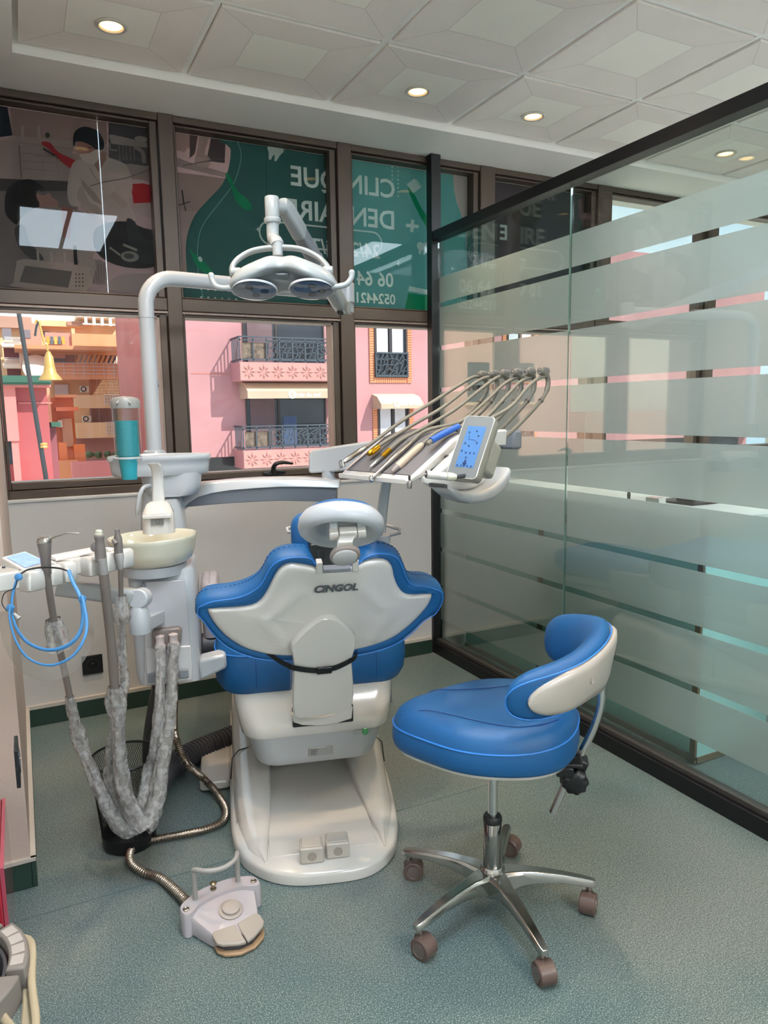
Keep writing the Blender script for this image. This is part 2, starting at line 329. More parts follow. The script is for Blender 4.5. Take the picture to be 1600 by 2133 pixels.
# ================================================================== WINDOWS
ZT0, ZT1 = 1.812, 1.868
mull = [(-.10, -.055), (.645, .710), (1.492, 1.566), (2.33, 2.425), (3.16, 3.27), (4.1, 4.2), (5.1, 5.2)]
names = ['window_1', 'window_2', 'window_3', 'window_4', 'window_5', 'window_6']
for k in range(6):
    xa, xb = mull[k][1], mull[k+1][0]; w = struct(box(names[k], (mull[k+1][0], YW-.005, 1.0), (mull[k+1][1], 3.56, ZS), bronze, None, .003))
    if k == 0: box('mullion', (mull[0][0], YW-.005, 1.0), (mull[0][1], 3.56, ZS), bronze, w)
    box('transom', (xa, YW, ZT0), (xb, 3.55, ZT1), bronze, w, .003)
    box('transom_strip', (xa, YW-.002, ZT0-.012), (xb, YW+.03, ZT0-.004), bronzel, w)
    box('head_rail', (xa, YW, ZS-.03), (xb, 3.55, ZS), bronze, w, .003)
    box('bottom_rail', (xa, YW, 1.0), (xb, 3.55, 1.035), bronze, w, .003)
    # sashes
    for z0, z1, nm in ((ZT1+.002, ZS-.034, 'upper_sash'), (1.037, ZT0-.014, 'lower_sash')):
        b = MB(); s = .036; yf = YW+.012
        sl_, tt = .013, .010; sb_ = s-.006 if nm == 'lower_sash' else .008
        b.box((xa+.002, yf, z0), (xa+sl_, 3.54, z1)).box((xb-s, yf, z0), (xb-.004, 3.54, z1)).box((xa+sl_, yf, z1-tt), (xb-s, 3.54, z1)).box((xa+sl_, yf, z0), (xb-s, 3.54, z0+sb_))
        so_ = b.build(nm, bronze, w, .003)
        b = MB(); b.box((xb-s-.010, yf+.004, z0+sb_), (xb-s, 3.53, z1-tt)).box((xa+sl_, yf+.004, z1-tt-.006), (xb-s, 3.53, z1-tt)).box((xa+sl_, yf+.004, z0+sb_), (xb-s, 3.53, z0+sb_+.005))
        if nm == 'lower_sash': b.build('glazing_bead', bronzel, so_)
        box('pane', (xa+sl_, YG, z0+sb_), (xb-s, YG+.006, z1-tt), clearg, so_)
for x in (1.117,):
    b = thing('window_handle', 'black curved lever handle at the foot of the middle window', 'window handle', (x, YW+.005, 1.06))
    MB().lathe((x, YW+.005, 1.055), (0, -1, 0), [(.06, 0), (.06, .010), (.05, .014)], 24, sx=1, sy=.22, X=(1, 0, 0)).build('base', dark, b)
    MB().tube(smooth([(x-.005, YW-.005, 1.057), (x-.012, YW-.03, 1.085), (x, YW-.04, 1.102), (x+.035, YW-.04, 1.107), (x+.085, YW-.04, 1.098)], 5), [.012, .012, .012, .012, .012, .012, .011, .011, .011, .011, .011, .010, .010, .010, .010, .009, .009, .008, .007, .006, .004], 10).build('lever', dark, b)
# ------------------------------------------------------------------ posters printed on film outside the upper panes (seen from behind, so mirrored)
PM = {}
def pmat(c):
    if c in PM: return PM[c]
    m = bpy.data.materials.new('print_'+c); m.use_nodes = True; t = m.node_tree; t.nodes.clear(); o = N(t, 'ShaderNodeOutputMaterial')
    tco = N(t, 'ShaderNodeTexCoord'); n = N(t, 'ShaderNodeTexNoise'); n.inputs['Scale'].default_value = 9; n.inputs['Detail'].default_value = 4; t.links.new(tco.outputs['Object'], n.inputs[0])
    r = N(t, 'ShaderNodeValToRGB'); cc = tuple(min(1, v*1.7) for v in lin(c)[:3]); r.color_ramp.elements[0].color = tuple(x*.85 for x in cc[:3])+(1,); r.color_ramp.elements[1].color = tuple(x*1.15 for x in cc[:3])+(1,)
    t.links.new(n.outputs[0], r.inputs[0]); d = N(t, 'ShaderNodeBsdfDiffuse'); l = N(t, 'ShaderNodeBsdfTranslucent'); x = N(t, 'ShaderNodeMixShader'); x.inputs[0].default_value = PTR
    t.links.new(r.outputs[0], d.inputs[0]); t.links.new(r.outputs[0], l.inputs[0]); t.links.new(d.outputs[0], x.inputs[1]); t.links.new(l.outputs[0], x.inputs[2]); t.links.new(x.outputs[0], o.inputs[0])
    PM[c] = m; return m
PTR = .55
YP = YG+.02
def clip(poly, k, s, lim):                                # keep s*(p[k]-lim) <= 0
    out = []
    for i in range(len(poly)):
        a, b = poly[i], poly[(i+1) % len(poly)]; da, db = s*(a[k]-lim), s*(b[k]-lim)
        if da <= 0: out.append(a)
        if da*db < 0: t = da/(da-db); out.append(tuple(a[q]+(b[q]-a[q])*t for q in range(2)))
    return out
class Poster:
    def __init__(s, xa, xb, za, zb, seams=()): s.lim = (xa, xb, za, zb); s.seams = sorted(seams); s.mb = MB(); s.cols = []; s.ly = 0
    def poly(s, pts, col, px=True, sm=0):
        if px: pts = [(q.x, q.z) for q in (P(x, y, 'y', YP) for x, y in pts)]
        if sm: pts = [(q.x, q.y) for q in smooth([V((a, b, 0)) for a, b in pts], sm, True)]
        xa, xb, za, zb = s.lim; s.ly += 1; y = YP-s.ly*.00012
        if col not in s.cols: s.cols.append(col)
        s.mb.m = s.cols.index(col); cuts = [xa]+[c for q in s.seams for c in (q-.0015, q+.0015)]+[xb]
        for a, b in zip(cuts[::2], cuts[1::2]):
            q = pts
            for kk, ss, ll in ((0, -1, a), (0, 1, b), (1, -1, za), (1, 1, zb)):
                if len(q) > 2: q = clip(q, kk, ss, ll)
            if len(q) > 2: s.mb.add([V((u, y, w)) for u, w in q], [tuple(range(len(q)))])
        return s
    def bg(s, col): xa, xb, za, zb = s.lim; return s.poly([(xa, za), (xb, za), (xb, zb), (xa, zb)], col, False)
    def ell(s, cx, cy, rx, ry, col, rot=0, n=20):
        return s.poly([(cx+rx*cos(a)*cos(rot)-ry*sin(a)*sin(rot), cy+rx*cos(a)*sin(rot)+ry*sin(a)*cos(rot)) for a in [2*pi*k/n for k in range(n)]], col)
    def line(s, pts, w, col, sm=0):
        if sm: pts = [(q.x, q.y) for q in smooth([V((a, b, 0)) for a, b in pts], sm)]
        A, B = [], []
        for i, p in enumerate(pts):
            a = pts[max(0, i-1)]; b = pts[min(len(pts)-1, i+1)]; d = hypot(b[0]-a[0], b[1]-a[1]) or 1; nx, ny = -(b[1]-a[1])/d*w/2, (b[0]-a[0])/d*w/2
            A.append((p[0]+nx, p[1]+ny)); B.append((p[0]-nx, p[1]-ny))
        for i in range(len(pts)-1): s.poly([A[i], A[i+1], B[i+1], B[i]], col); s.ly -= 1
        s.ly += 1
        return s
    def done(s, parent, label): 
        s.mb.build('printed_film', [pmat(c) for c in s.cols], parent, flat=True, label=label)
w1, w2, w3, w4, w5 = [bpy.data.objects[n] for n in names[:5]]
z0, z1 = ZT1+.008, ZS-.045
p = Poster(-.05, .612, z0, z1, (.405,)); p.bg('5E4F50')
q = p.poly
q([(20, 210), (222, 240), (226, 420), (30, 400)], '8A7472'); q([(0, 205), (14, 215), (26, 282), (0, 286)], '232A36')
q([(26, 282), (225, 300), (225, 316), (0, 292)], '9A8481'); q([(0, 292), (150, 312), (150, 376), (0, 372)], '93807E')
q([(38, 302), (41, 302), (46, 372), (43, 372)], '6B5A5A')
for yy in (318, 334, 350): q([(46, yy), (110, yy+6), (110, yy+7), (46, yy+1)], '6E5C5C')
q([(0, 372), (150, 378), (150, 400), (0, 398)], '40393C'); q([(0, 398), (160, 398), (165, 480), (60, 600), (0, 600)], '6A5F60')
for xx in (44, 78): q([(xx, 262), (xx+5, 262), (xx+7, 288), (xx, 287)], 'A08B88')
p.ell(99, 282, 5, 6, '39433B')
q([(226, 250), (330, 265), (335, 370), (226, 360)], '46444A'); q([(226, 282), (232, 280), (308, 298), (306, 308), (232, 300)], '9C8987'); p.ell(294, 290, 14, 6, 'A39290', .15)
p.line([(280, 305), (297, 318), (300, 340)], 8, '8F7F7E', 4); p.line([(227, 298), (230, 312), (244, 314)], 3, '8F7F7E')
for xx in (248, 255, 262, 270, 278): p.line([(xx, 300), (xx+2, 335)], 1, '8A7B7A')
q([(86, 300), (92, 295), (106, 299), (122, 318), (158, 336), (150, 352), (120, 330), (100, 310)], '9C2A33', sm=3)
p.line([(90, 310), (120, 328)], 4, '35343A'); p.line([(68, 325), (118, 327)], 3, '857675'); p.line([(90, 330), (90, 370)], 2, '857675'); p.line([(118, 330), (122, 372)], 2, '857675')
q([(270, 362), (310, 366), (318, 372), (273, 374)], '96262F'); q([(272, 384), (300, 382), (322, 390), (325, 422), (278, 424)], '9A1F2B')
q([(252, 342), (300, 346), (330, 350), (330, 388), (300, 376), (262, 372)], '93827F', sm=2); q([(278, 424), (330, 422), (330, 462), (300, 452), (284, 440)], 'A08C8A')
# dentist
q([(152, 340), (170, 332), (188, 338), (215, 326), (230, 330), (260, 342), (272, 365), (276, 392), (270, 420), (282, 460), (250, 475), (205, 450), (185, 430), (150, 430), (140, 405), (144, 365)], 'A99692', sm=3)
q([(192, 335), (216, 316), (222, 332), (205, 360)], '8A6B66'); q([(168, 372), (172, 390), (196, 420), (215, 428), (196, 400)], '8E7C7A'); p.line([(186, 350), (214, 395)], 1.2, '7A6A69')
p.ell(184, 300, 24, 27, '9A6A66', .2); q([(152, 300), (154, 278), (168, 266), (186, 266), (205, 275), (216, 295), (215, 311), (200, 312), (186, 302), (170, 296), (158, 296), (155, 305)], '262932', sm=3)
q([(165, 322), (185, 320), (203, 312), (206, 330), (194, 343), (178, 339)], 'B5A5A1', sm=3); p.line([(164, 312), (172, 314)], 2, '3A2B2C'); p.line([(180, 309), (190, 309)], 2, '3A2B2C'); p.line([(203, 312), (212, 318)], 1, 'B5A5A1')
q([(216, 385), (232, 382), (240, 400), (232, 410), (220, 402)], 'B09C98', sm=3); p.line([(188, 388), (215, 380), (262, 372), (318, 352)], 2.2, '6F6463'); p.line([(232, 404), (262, 430)], 14, 'A28E8A')
q([(170, 388), (185, 420), (205, 432), (215, 452), (180, 440), (160, 410)], '9A8784', sm=3)
# patient
q([(70, 402), (90, 408), (103, 402), (108, 412), (120, 420), (118, 440), (80, 440)], '97706A', sm=3); q([(10, 428), (14, 398), (34, 380), (62, 374), (84, 386), (92, 394), (78, 396), (76, 412), (82, 430), (60, 470), (36, 470), (14, 450)], '231E22', sm=3)
p.line([(85, 399), (93, 398)], 1.5, '2B2022'); q([(32, 480), (60, 440), (100, 432), (170, 440), (210, 470), (220, 500), (180, 540), (110, 545), (60, 530)], '8B7B7A', sm=3)
q([(32, 474), (50, 470), (62, 505), (92, 540), (66, 540), (44, 520), (32, 495)], '474246', sm=3); q([(128, 430), (152, 435), (146, 500), (130, 495)], '8C5B55')
q([(196, 482), (220, 466), (262, 462), (300, 476), (330, 488), (330, 545), (300, 560), (240, 552), (200, 525)], '2A282C', sm=3); q([(262, 462), (280, 462), (300, 500), (330, 500), (330, 545), (280, 540)], '37353A', sm=3)
p.ell(270, 535, 19, 11, '867A79', .1); p.ell(268, 534, 11, 6, '4A4446', .1); p.line([(228, 516), (250, 532)], 4, '8C807E'); p.line([(256, 510), (285, 522)], 5, '90817C')
q([(190, 545), (218, 548), (222, 590), (190, 588)], '77696A', sm=3)
for k in range(5): p.line([(192+k*6, 550), (196+k*5, 590)], 1.2, '524849')
q([(225, 590), (260, 570), (330, 575), (330, 610), (230, 606)], '85777A', sm=2); q([(165, 515), (190, 530), (200, 560), (185, 600), (170, 600)], '8E7D7B', sm=2)
q([(28, 590), (34, 555), (50, 540), (180, 556), (186, 566), (180, 608), (28, 598)], '968481', sm=2); q([(40, 588), (52, 554), (150, 566), (142, 600)], '5F5455'); 
for a in range(3):
    for b in range(4): p.ell(158+a*7, 572+b*8, 2, 2, '5E5253')
for xx in (78, 106, 134): p.line([(xx, 518+xx*.06), (xx+2, 545+xx*.03)], 5, '9A8986')
q([(152, 512), (159, 513), (162, 552), (154, 552)], '201F22')
p.done(w1, 'printed film outside the glass: photo of a masked dentist leaning over a patient')
# middle window: photo edge, green field, mirrored lettering
GR = '305A59'; PK = 'E6CBC8'
p = Poster(.720, 1.46, z0, z1); p.bg('6E5D5D'); q = p.poly
q([(360, 270), (392, 280), (398, 300), (385, 318), (362, 310)], '9A8380'); q([(395, 278), (412, 282), (406, 320), (395, 330)], '55494B'); q([(416, 280), (436, 284), (424, 330), (408, 326)], '94827F'); q([(440, 285), (470, 290), (468, 340), (430, 335)], '4A4347')
q([(364, 326), (400, 340), (470, 360), (470, 370), (380, 350), (364, 345)], '8B7B79'); p.ell(422, 335, 18, 14, '9C8684', .3); q([(365, 358), (470, 372), (455, 400), (420, 440), (368, 440)], '8A7774'); p.line([(380, 345), (420, 338), (468, 330)], 2, '59504F')
p.line([(379, 396), (383, 425)], 3, '302C30'); p.line([(372, 428), (396, 420)], 2, '302C30'); p.line([(383, 425), (388, 445)], 2, '302C30'); p.ell(380, 450, 3, 4, '302C30'); p.ell(397, 444, 3, 4, '302C30')
q([(368, 440), (420, 440), (392, 500), (388, 560), (400, 625), (372, 620)], '93807D'); q([(370, 560), (388, 570), (400, 630), (372, 625)], '4A4245')
q([(470, 280), (480, 310), (476, 350), (462, 385), (430, 420), (405, 450), (390, 490), (387, 530), (392, 580), (408, 640), (760, 670), (760, 290)], GR, sm=4)
p.line([(494, 293), (502, 320), (498, 350), (485, 385), (455, 425), (425, 465), (413, 500), (412, 560), (425, 630)], 1.3, '6FA79B', 5)
q([(472, 360), (482, 372), (492, 395), (515, 415), (524, 430), (520, 438), (505, 434), (490, 415), (482, 392), (470, 366)], '1E8560', sm=3)
q([(392, 508), (400, 525), (425, 545), (445, 570), (438, 575), (415, 560), (402, 540)], '1E8560', sm=3); p.ell(417, 540, 4, 6, PK, -.5)
for a in range(6):
    for b in range(2): p.ell(419+a*14.5, 602+a+b*17, 2.2, 2.2, PK, n=10)
def tooth(cx, cy, s, rot=0):
    pts = [(-1, -.9), (-.5, -1.1), (0, -.9), (.5, -1.1), (1, -.9), (1.15, -.3), (.8, .3), (.55, 1.1), (.25, 1.2), (.1, .5), (-.1, .5), (-.3, 1.2), (-.6, 1.1), (-.8, .3), (-1.15, -.3)]
    q([(cx+s*(a*cos(rot)-b*sin(rot)), cy+s*(a*sin(rot)+b*cos(rot))) for a, b in pts], PK, sm=3)
p.line([(554, 292), (556, 660)], 1.2, '15403A'); tooth(572, 317, 15, .25)
def star(cx, cy, r, n=4, rr=.3): q([(cx+(r if k % 2 == 0 else r*rr)*cos(pi*k/n), cy+(r if k % 2 == 0 else r*rr)*sin(pi*k/n)) for k in range(2*n)], PK)
star(537, 478, 6); pill = PK
p.done(w2, 'printed film outside the glass: green panel with mirrored white lettering')
textm = pmat('EBD2CF')
def ptext(s, x, y, hpx, parent, bold=.018, **k):
    o = P(x, y, 'y', YP-.012); top = P(x, y-hpx, 'y', YP-.012); size = (top.z-o.z)/.69
    return place_text(s, o, (-1, 0, 0), (0, 0, 1), size, textm, parent, 'mirrored_lettering', bold*size, .0004, **k)
def cliptext(o, a, b):
    bm = bmesh.new(); bm.from_mesh(o.data)
    for co, no in ((a, (-1, 0, 0)), (b, (1, 0, 0))):
        g = bm.verts[:]+bm.edges[:]+bm.faces[:]; bmesh.ops.bisect_plane(bm, geom=g, plane_co=(co, 0, 0), plane_no=no, clear_outer=True)
    bm.to_mesh(o.data); bm.free()
for par, a, b in ((w2, .720, 1.46), (w3, 1.576, 2.29)):
    for s, x, y, h in (('CLINIQUE', 824, 413, 37), ('DENTAIRE', 824, 478, 37), ('24/24 7j/7', 792, 538, 28), ('06 64 19 57 01', 820, 598, 28), ('0524421121', 824, 634, 20)):
        cliptext(ptext(s, x, y, h, par, sx=1.0 if h > 30 else .95), a, b)
    # rounded frame round the hours
    A = P(797, 510, 'y', YP-.013); 
    xr, zc = A.x, A.z; hx = (P(797, 510, 'y', YP).x-P(540, 480, 'y', YP).x)/2; zc = (P(700, 470, 'y', YP).z+P(700, 530, 'y', YP).z)/2; hz = .058
    out = []; 
    for sgn, rr_ in ((1, 0), (-1, .008)):
        out.append([(xr-hx+c, zc+d) for c, d in rrect(hx-rr_, hz-rr_, hz-rr_-.0005, 8)])
    b_ = MB(); n_ = len(out[0])
    for i in range(n_):
        j = (i+1) % n_; qd = [out[0][i], out[0][j], out[1][j], out[1][i]]
        for kk, ss, ll in ((0, -1, a), (0, 1, b)):
            if len(qd) > 2: qd = clip(qd, kk, ss, ll)
        if len(qd) > 2: b_.add([V((u, YP-.0125, w)) for u, w in qd], [tuple(range(len(qd)))])
    b_.build('printed_outline', textm, par, flat=True)
p = Poster(1.576, 2.295, z0, z1); p.bg(GR); q = p.poly
for a in range(2):
    for b in range(8): p.ell(817+a*12, 348+a+b*8.5, 1.8, 1.8, PK, n=8)
q([(852, 390), (862, 402), (880, 438), (905, 470), (912, 490), (900, 488), (880, 460), (862, 425), (850, 398)], '1E8560', sm=3)
q([(847, 384), (863, 372), (877, 391), (860, 403)], PK); p.line([(866, 374), (879, 390)], 2.5, '9FBDB2')
q([(856, 457), (863, 458), (861, 484), (854, 483)], PK); q([(846, 466), (872, 469), (871, 476), (845, 473)], PK)
tooth(880, 517, 11, .1); star(830, 550, 6)
q([(852, 596), (890, 604), (890, 614), (850, 606)], PK); q([(842, 648), (850, 610), (890, 616), (900, 655)], '1E8560'); p.line([(880, 330), (882, 360)], 1, '6FA79B')
q([(946, 350), (960, 352), (982, 360), (982, 500), (970, 520), (968, 470), (950, 420), (944, 380)], 'B79A98', sm=2)
p.done(w3, 'printed film outside the glass: green panel with mirrored lettering, toothbrush and cross')
p = Poster(2.455, 3.13, z0, z1); p.bg('2C2A2E'); q = p.poly
q([(1060, 420), (1105, 400), (1130, 440), (1110, 470), (1075, 465)], '4A3A3A', sm=3); q([(1080, 470), (1120, 480), (1140, 560), (1060, 560)], '3A3436', sm=3)
p.done(w4, 'printed film outside the glass: dark printed photo'); 
cliptext(ptext('E', 1058, 500, 30, w4), 2.455, 3.13)

# ================================================================== GLASS PARTITION
g = thing('glass_partition', 'black framed glass partition with frosted horizontal bands on the right', 'partition', (XP, 3.42, 0)); del g['label']; del g['category']; g['kind'] = 'structure'; g.name = 'wall_right'
box('post', (1.993, 3.392, 0), (2.05, 3.443, ZS), blackal, g, .002)
box('top_rail', (1.998, -1.0, 2.222), (2.058, 3.392, 2.268), blackal, g, .002)
box('bottom_rail', (1.995, -1.0, 0), (2.065, 3.392, .062), blackal, g, .002)
box('bottom_channel', (2.012, -1.0, .062), (2.05, 3.392, .082), mat('channel', '3A3633', .4), g, .002)
edge = mat('green_glass_edge', '6E8F84', .1, coat=.5)
for ya, yb in ((2.369, 3.391), (1.19, 2.363), (0.0, 1.184), (-1.0, -.006)):
    box('glass_pane', (XP, ya, .075), (XP+.008, yb, 2.224), partg, g)
    box('pane_edge', (XP+.0005, ya-.0025, .085), (XP+.0075, ya-.0005, 2.22), edge, g)
    gaps = [1.897, 1.675, 1.455, 1.238, 1.020, .803, .588, .372]; top = 2.038
    for zg in gaps+[None]:
        lo = zg+.0125 if zg else .19
        box('frosted_band', (XP+.0085, ya, lo), (XP+.010, yb, top), film, g, flat=True)
        if zg: top = zg-.0125

# ------------------------------------------------------------------ beyond the glass
deskm = mat('desk_laminate', 'AFE0DC', .5, var=.02); edgeb = mat('desk_edge', '75644F', .5)
d = thing('reception_desk', 'pale desk with beige edging standing behind the frosted glass', 'desk', (2.25, 2.5, 0))
box('front_panel', (2.21, 1.81, .03), (2.225, 3.40, .90), deskm, d); box('side_panel', (2.205, 1.80, .03), (2.60, 1.812, .90), deskm, d)
box('desk_top', (2.19, 1.78, .90), (2.85, 3.40, .945), mat('desk_top', 'C9CFCC', .45), d, .002)
for y in (1.80, 2.72): box('edge_strip', (2.195, y, .02), (2.207, y+.024, .90), edgeb, d)
box('edge_strip', (2.195, 1.80, .008), (2.207, 3.39, .03), edgeb, d); box('edge_strip', (2.195, 1.80, .83), (2.207, 3.39, .87), edgeb, d)
box('edge_strip', (2.207, 1.795, .008), (2.60, 1.80, .03), edgeb, d)
box('desk_leg', (2.23, 1.83, 0), (2.27, 1.87, .05), dark, d); box('desk_leg', (2.23, 3.25, 0), (2.27, 3.3, .05), dark, d); box('desk_leg', (2.7, 3.25, 0), (2.75, 3.3, .90), edgeb, d)
ms = P(1372, 960, 'x', 2.50); q_ = thing('monitor', 'dark monitor seen blurred through the frosted glass on the desk', 'monitor', (2.5, ms.y-.3, .945)); mb = MB().box((2.50, ms.y-.28, 1.02), (2.53, ms.y, ms.z+.02)).build('display', dark, q_, .006)
MB().box((2.505, ms.y-.18, .95), (2.53, ms.y-.10, 1.03)).build('stand', dark, q_)
box('foot', (2.44, ms.y-.24, .9455), (2.60, ms.y-.04, .953), dark, q_)
q_ = thing('cabinet', 'white cabinet behind the glass at the right edge, its rounded base showing under the frosting', 'cabinet', (3.0, 1.0, 0))
bq = MB(); bq.prism([V((2.84+a, 1.06+b, .02)) for a, b in rrect(.36, .58, .05)], (0, 0, .03)); bq.build('plinth', white, q_, .004)
bq = MB(); bq.box((2.62, .55, .05), (3.15, 1.60, .75)); bq.build('body', white2, q_, .004); box('door_gap', (2.616, 1.52, .06), (2.62, 1.524, .74), dark, q_)
for c in ((2.6, .6), (2.6, 1.55), (3.1, .6), (3.1, 1.55)): MB().cyl((c[0], c[1], 0), (c[0], c[1], .022), .02).build('foot', dark, q_)
pq = P(1310, 1035, 'x', 2.3); t = thing('stamp', 'small black stamp with a wooden base on the desk behind the glass', 'stamp', (2.3, pq.y, .9455))
MB().lathe((2.3, pq.y, .9455), (0, 0, 1), [(.022, 0), (.024, .006), (.018, .014), (.012, .018)], 20).build('base', mat('wood', 'A07A4A', .5), t)
MB().lathe((2.3, pq.y, .9635), (0, 0, 1), [(.006, 0), (.008, .015), (.006, .03), (.002, .033)], 16).build('handle', dark, t)
pq = P(1372, 1045, 'x', 2.3); tag(box('card_box', (2.28, pq.y-.02, .9455), (2.32, pq.y+.05, .985), white, None, .002), 'small white box on the desk behind the glass, beside the stamp', 'box')

# ------------------------------------------------------------------ wall fittings
def wall_socket(c, X, label):
    c = V(c); X = V(X); Nn = X.cross(ZA); Nn = Nn if Nn.dot(V((0, 0, 1.35))-c) > 0 else -Nn
    Nn = V((0, -1, 0)) if abs(X.x) > .5 else V((1, 0, 0))
    t = thing('wall_socket', label, 'socket', c)
    MB().obox(c+Nn*.004, X, ZA, Nn, .043, .043, .004).build('plate', dark, t, .0015)
    MB().lathe(c+Nn*.0078, Nn, [(.024, 0), (.024, .001), (.021, .001), (.0205, -.004), (.001, -.004)], 32, X=X).build('socket_well', mat('gloss_black', '0E0E10', .2), t)
    MB().lathe(c+Nn*.0078, Nn, [(.0255, 0), (.0255, .0022), (.024, .0022), (.024, 0)], 32, X=X, caps=False).build('rim', darkg, t)
    MB().cyl(c+Nn*.006+ZA*.006, c+Nn*.012+ZA*.006, .0025, n=10).build('earth_pin', steel, t)
wall_socket((.222, YW-.03, .237), (1, 0, 0), 'square black power socket on the white wall under the window')
c = P(47, 1600, 'x', -.046); wall_socket((-.06, c.y+.04, c.z+.0), (0, 1, 0), 'black power socket on the side of the pillar, seen edge on')
# ================================================================== OUTSIDE: STREET AND BUILDINGS
def ext(name, c, F=.98, **k):
    c = tuple(int(c[i:i+2], 16)/255 for i in (0, 2, 4)); g = sum(c)/3*.16; return mat(name, tuple(min(1, (v*.84+g)*F) for v in c), .85, spec=.2, vs=.5, var=.07, **k)
pink = ext('pink_render', 'D9959D', .86); pinkd = ext('pink_relief', 'F2A9A4', .80); tera = ext('terracotta_render', 'DB827A', .9); orange = ext('orange_render', 'F0A171'); orange2 = ext('bright_orange', 'F58A52')
creamb = ext('cream_render', 'EFC08F'); brownb = ext('brown_render', 'BE8E7C'); whiteb = ext('white_render', 'F2E6D6'); maroon = ext('maroon_render', '7B3B42'); redb = ext('red_render', 'B9555A'); redl = ext('light_red_render', 'DB7C79')
brickm = ext('orange_brick', 'E08A62'); brickj = ext('brick_joint', 'B96A55'); dgl = mat('dark_window', '2A2C35', .08, var=.3, vs=.8); railm = mat('railing_iron', '3F4754', .5, var=.08); awn = ext('awning_cloth', 'EBD0A8'); awnd = ext('awning_valance', 'BDA48F')
greent = ext('green_tile', '3E6B58'); asph = mat('bounce_paving', 'D8D0C4', .85, spec=.2); plantm = mat('foliage', '4E6244', .8, var=.3, vs=6); curt = mat('curtain', 'C9C7D3', .8, var=.06); metalp = mat('white_metal', 'DADDE2', .4); acm = mat('ac_white', 'E9E2D6', .4)
def EB(mb, x0, y0, x1, y1, Y, d, ym=None):
    ym = (y0+y1)/2 if ym is None else ym; xm = (x0+x1)/2
    a = P(x0, ym, 'y', Y); b = P(x1, ym, 'y', Y); c = P(xm, y0, 'y', Y); e = P(xm, y1, 'y', Y)
    return mb.box((a.x, min(Y, Y+d), e.z), (b.x, max(Y, Y+d), c.z))
def eb(name, x0, y0, x1, y1, Y, d, m, par, **k): return EB(MB(), x0, y0, x1, y1, Y, d).build(name, m, par, **k)
street = struct(box('ground', (-60, -60, -5.2), (80, 90, -5.0), asph))  # unseen ground made pale to bounce sunlight up through the windows
YF = 25.0
pb = thing('apartment_building', 'pink apartment building with carved balconies and cream awnings across the street', 'building', (12, 30, -5))
MB().box((5.1, YF, -.15), (34, 42, 8.2)).box((5.1, YF+.6, -5), (34, 42, -.15)).build('wall', pink, pb)
MB().box((5.08, YF+.02, -5), (5.1, 42, 8.2)).build('side_wall', tera, pb, label='terracotta side wall')
box('shop_front', (5.2, YF+.3, -4.9), (33, YF+.6, -.15), dgl, pb)
eb('wall_groove', 398, 777, 476, 779.5, YF, -.01, tera, pb)
# two balcony bays
BX0, BX1 = 6.70, 10.40
def lattice(mb, x0, x1, z0, z1, y, cell=.16, w=.028, seed=1):
    rnd = random.Random(seed); nx = int((x1-x0)/cell); nz = max(2, int((z1-z0)/cell)); G = {}
    for i in range(nx+1):
        for j in range(nz+1):
            G[i, j] = (x0+(x1-x0)*min(1, max(0, (i+(rnd.uniform(-.32, .32)+(.25 if j % 2 else -.25) if 0 < i < nx else 0))/nx)), z0+(z1-z0)*(j+(rnd.uniform(-.25, .25) if 0 < j < nz else 0))/nz)
    def bar(a, b):
        dx, dz = b[0]-a[0], b[1]-a[1]; l = hypot(dx, dz) or 1; px, pz = -dz/l*w/2, dx/l*w/2
        mb.prism([V((a[0]+px, y, a[1]+pz)), V((b[0]+px, y, b[1]+pz)), V((b[0]-px, y, b[1]-pz)), V((a[0]-px, y, a[1]-pz))], (0, .03, 0))
    for i in range(nx+1):
        for j in range(nz+1):
            if i < nx and rnd.random() < .93: bar(G[i, j], G[i+1, j])
            if j < nz: bar(G[i, j], G[i, j+1] if rnd.random() < .6 or i == nx else G[i+1, j+1])
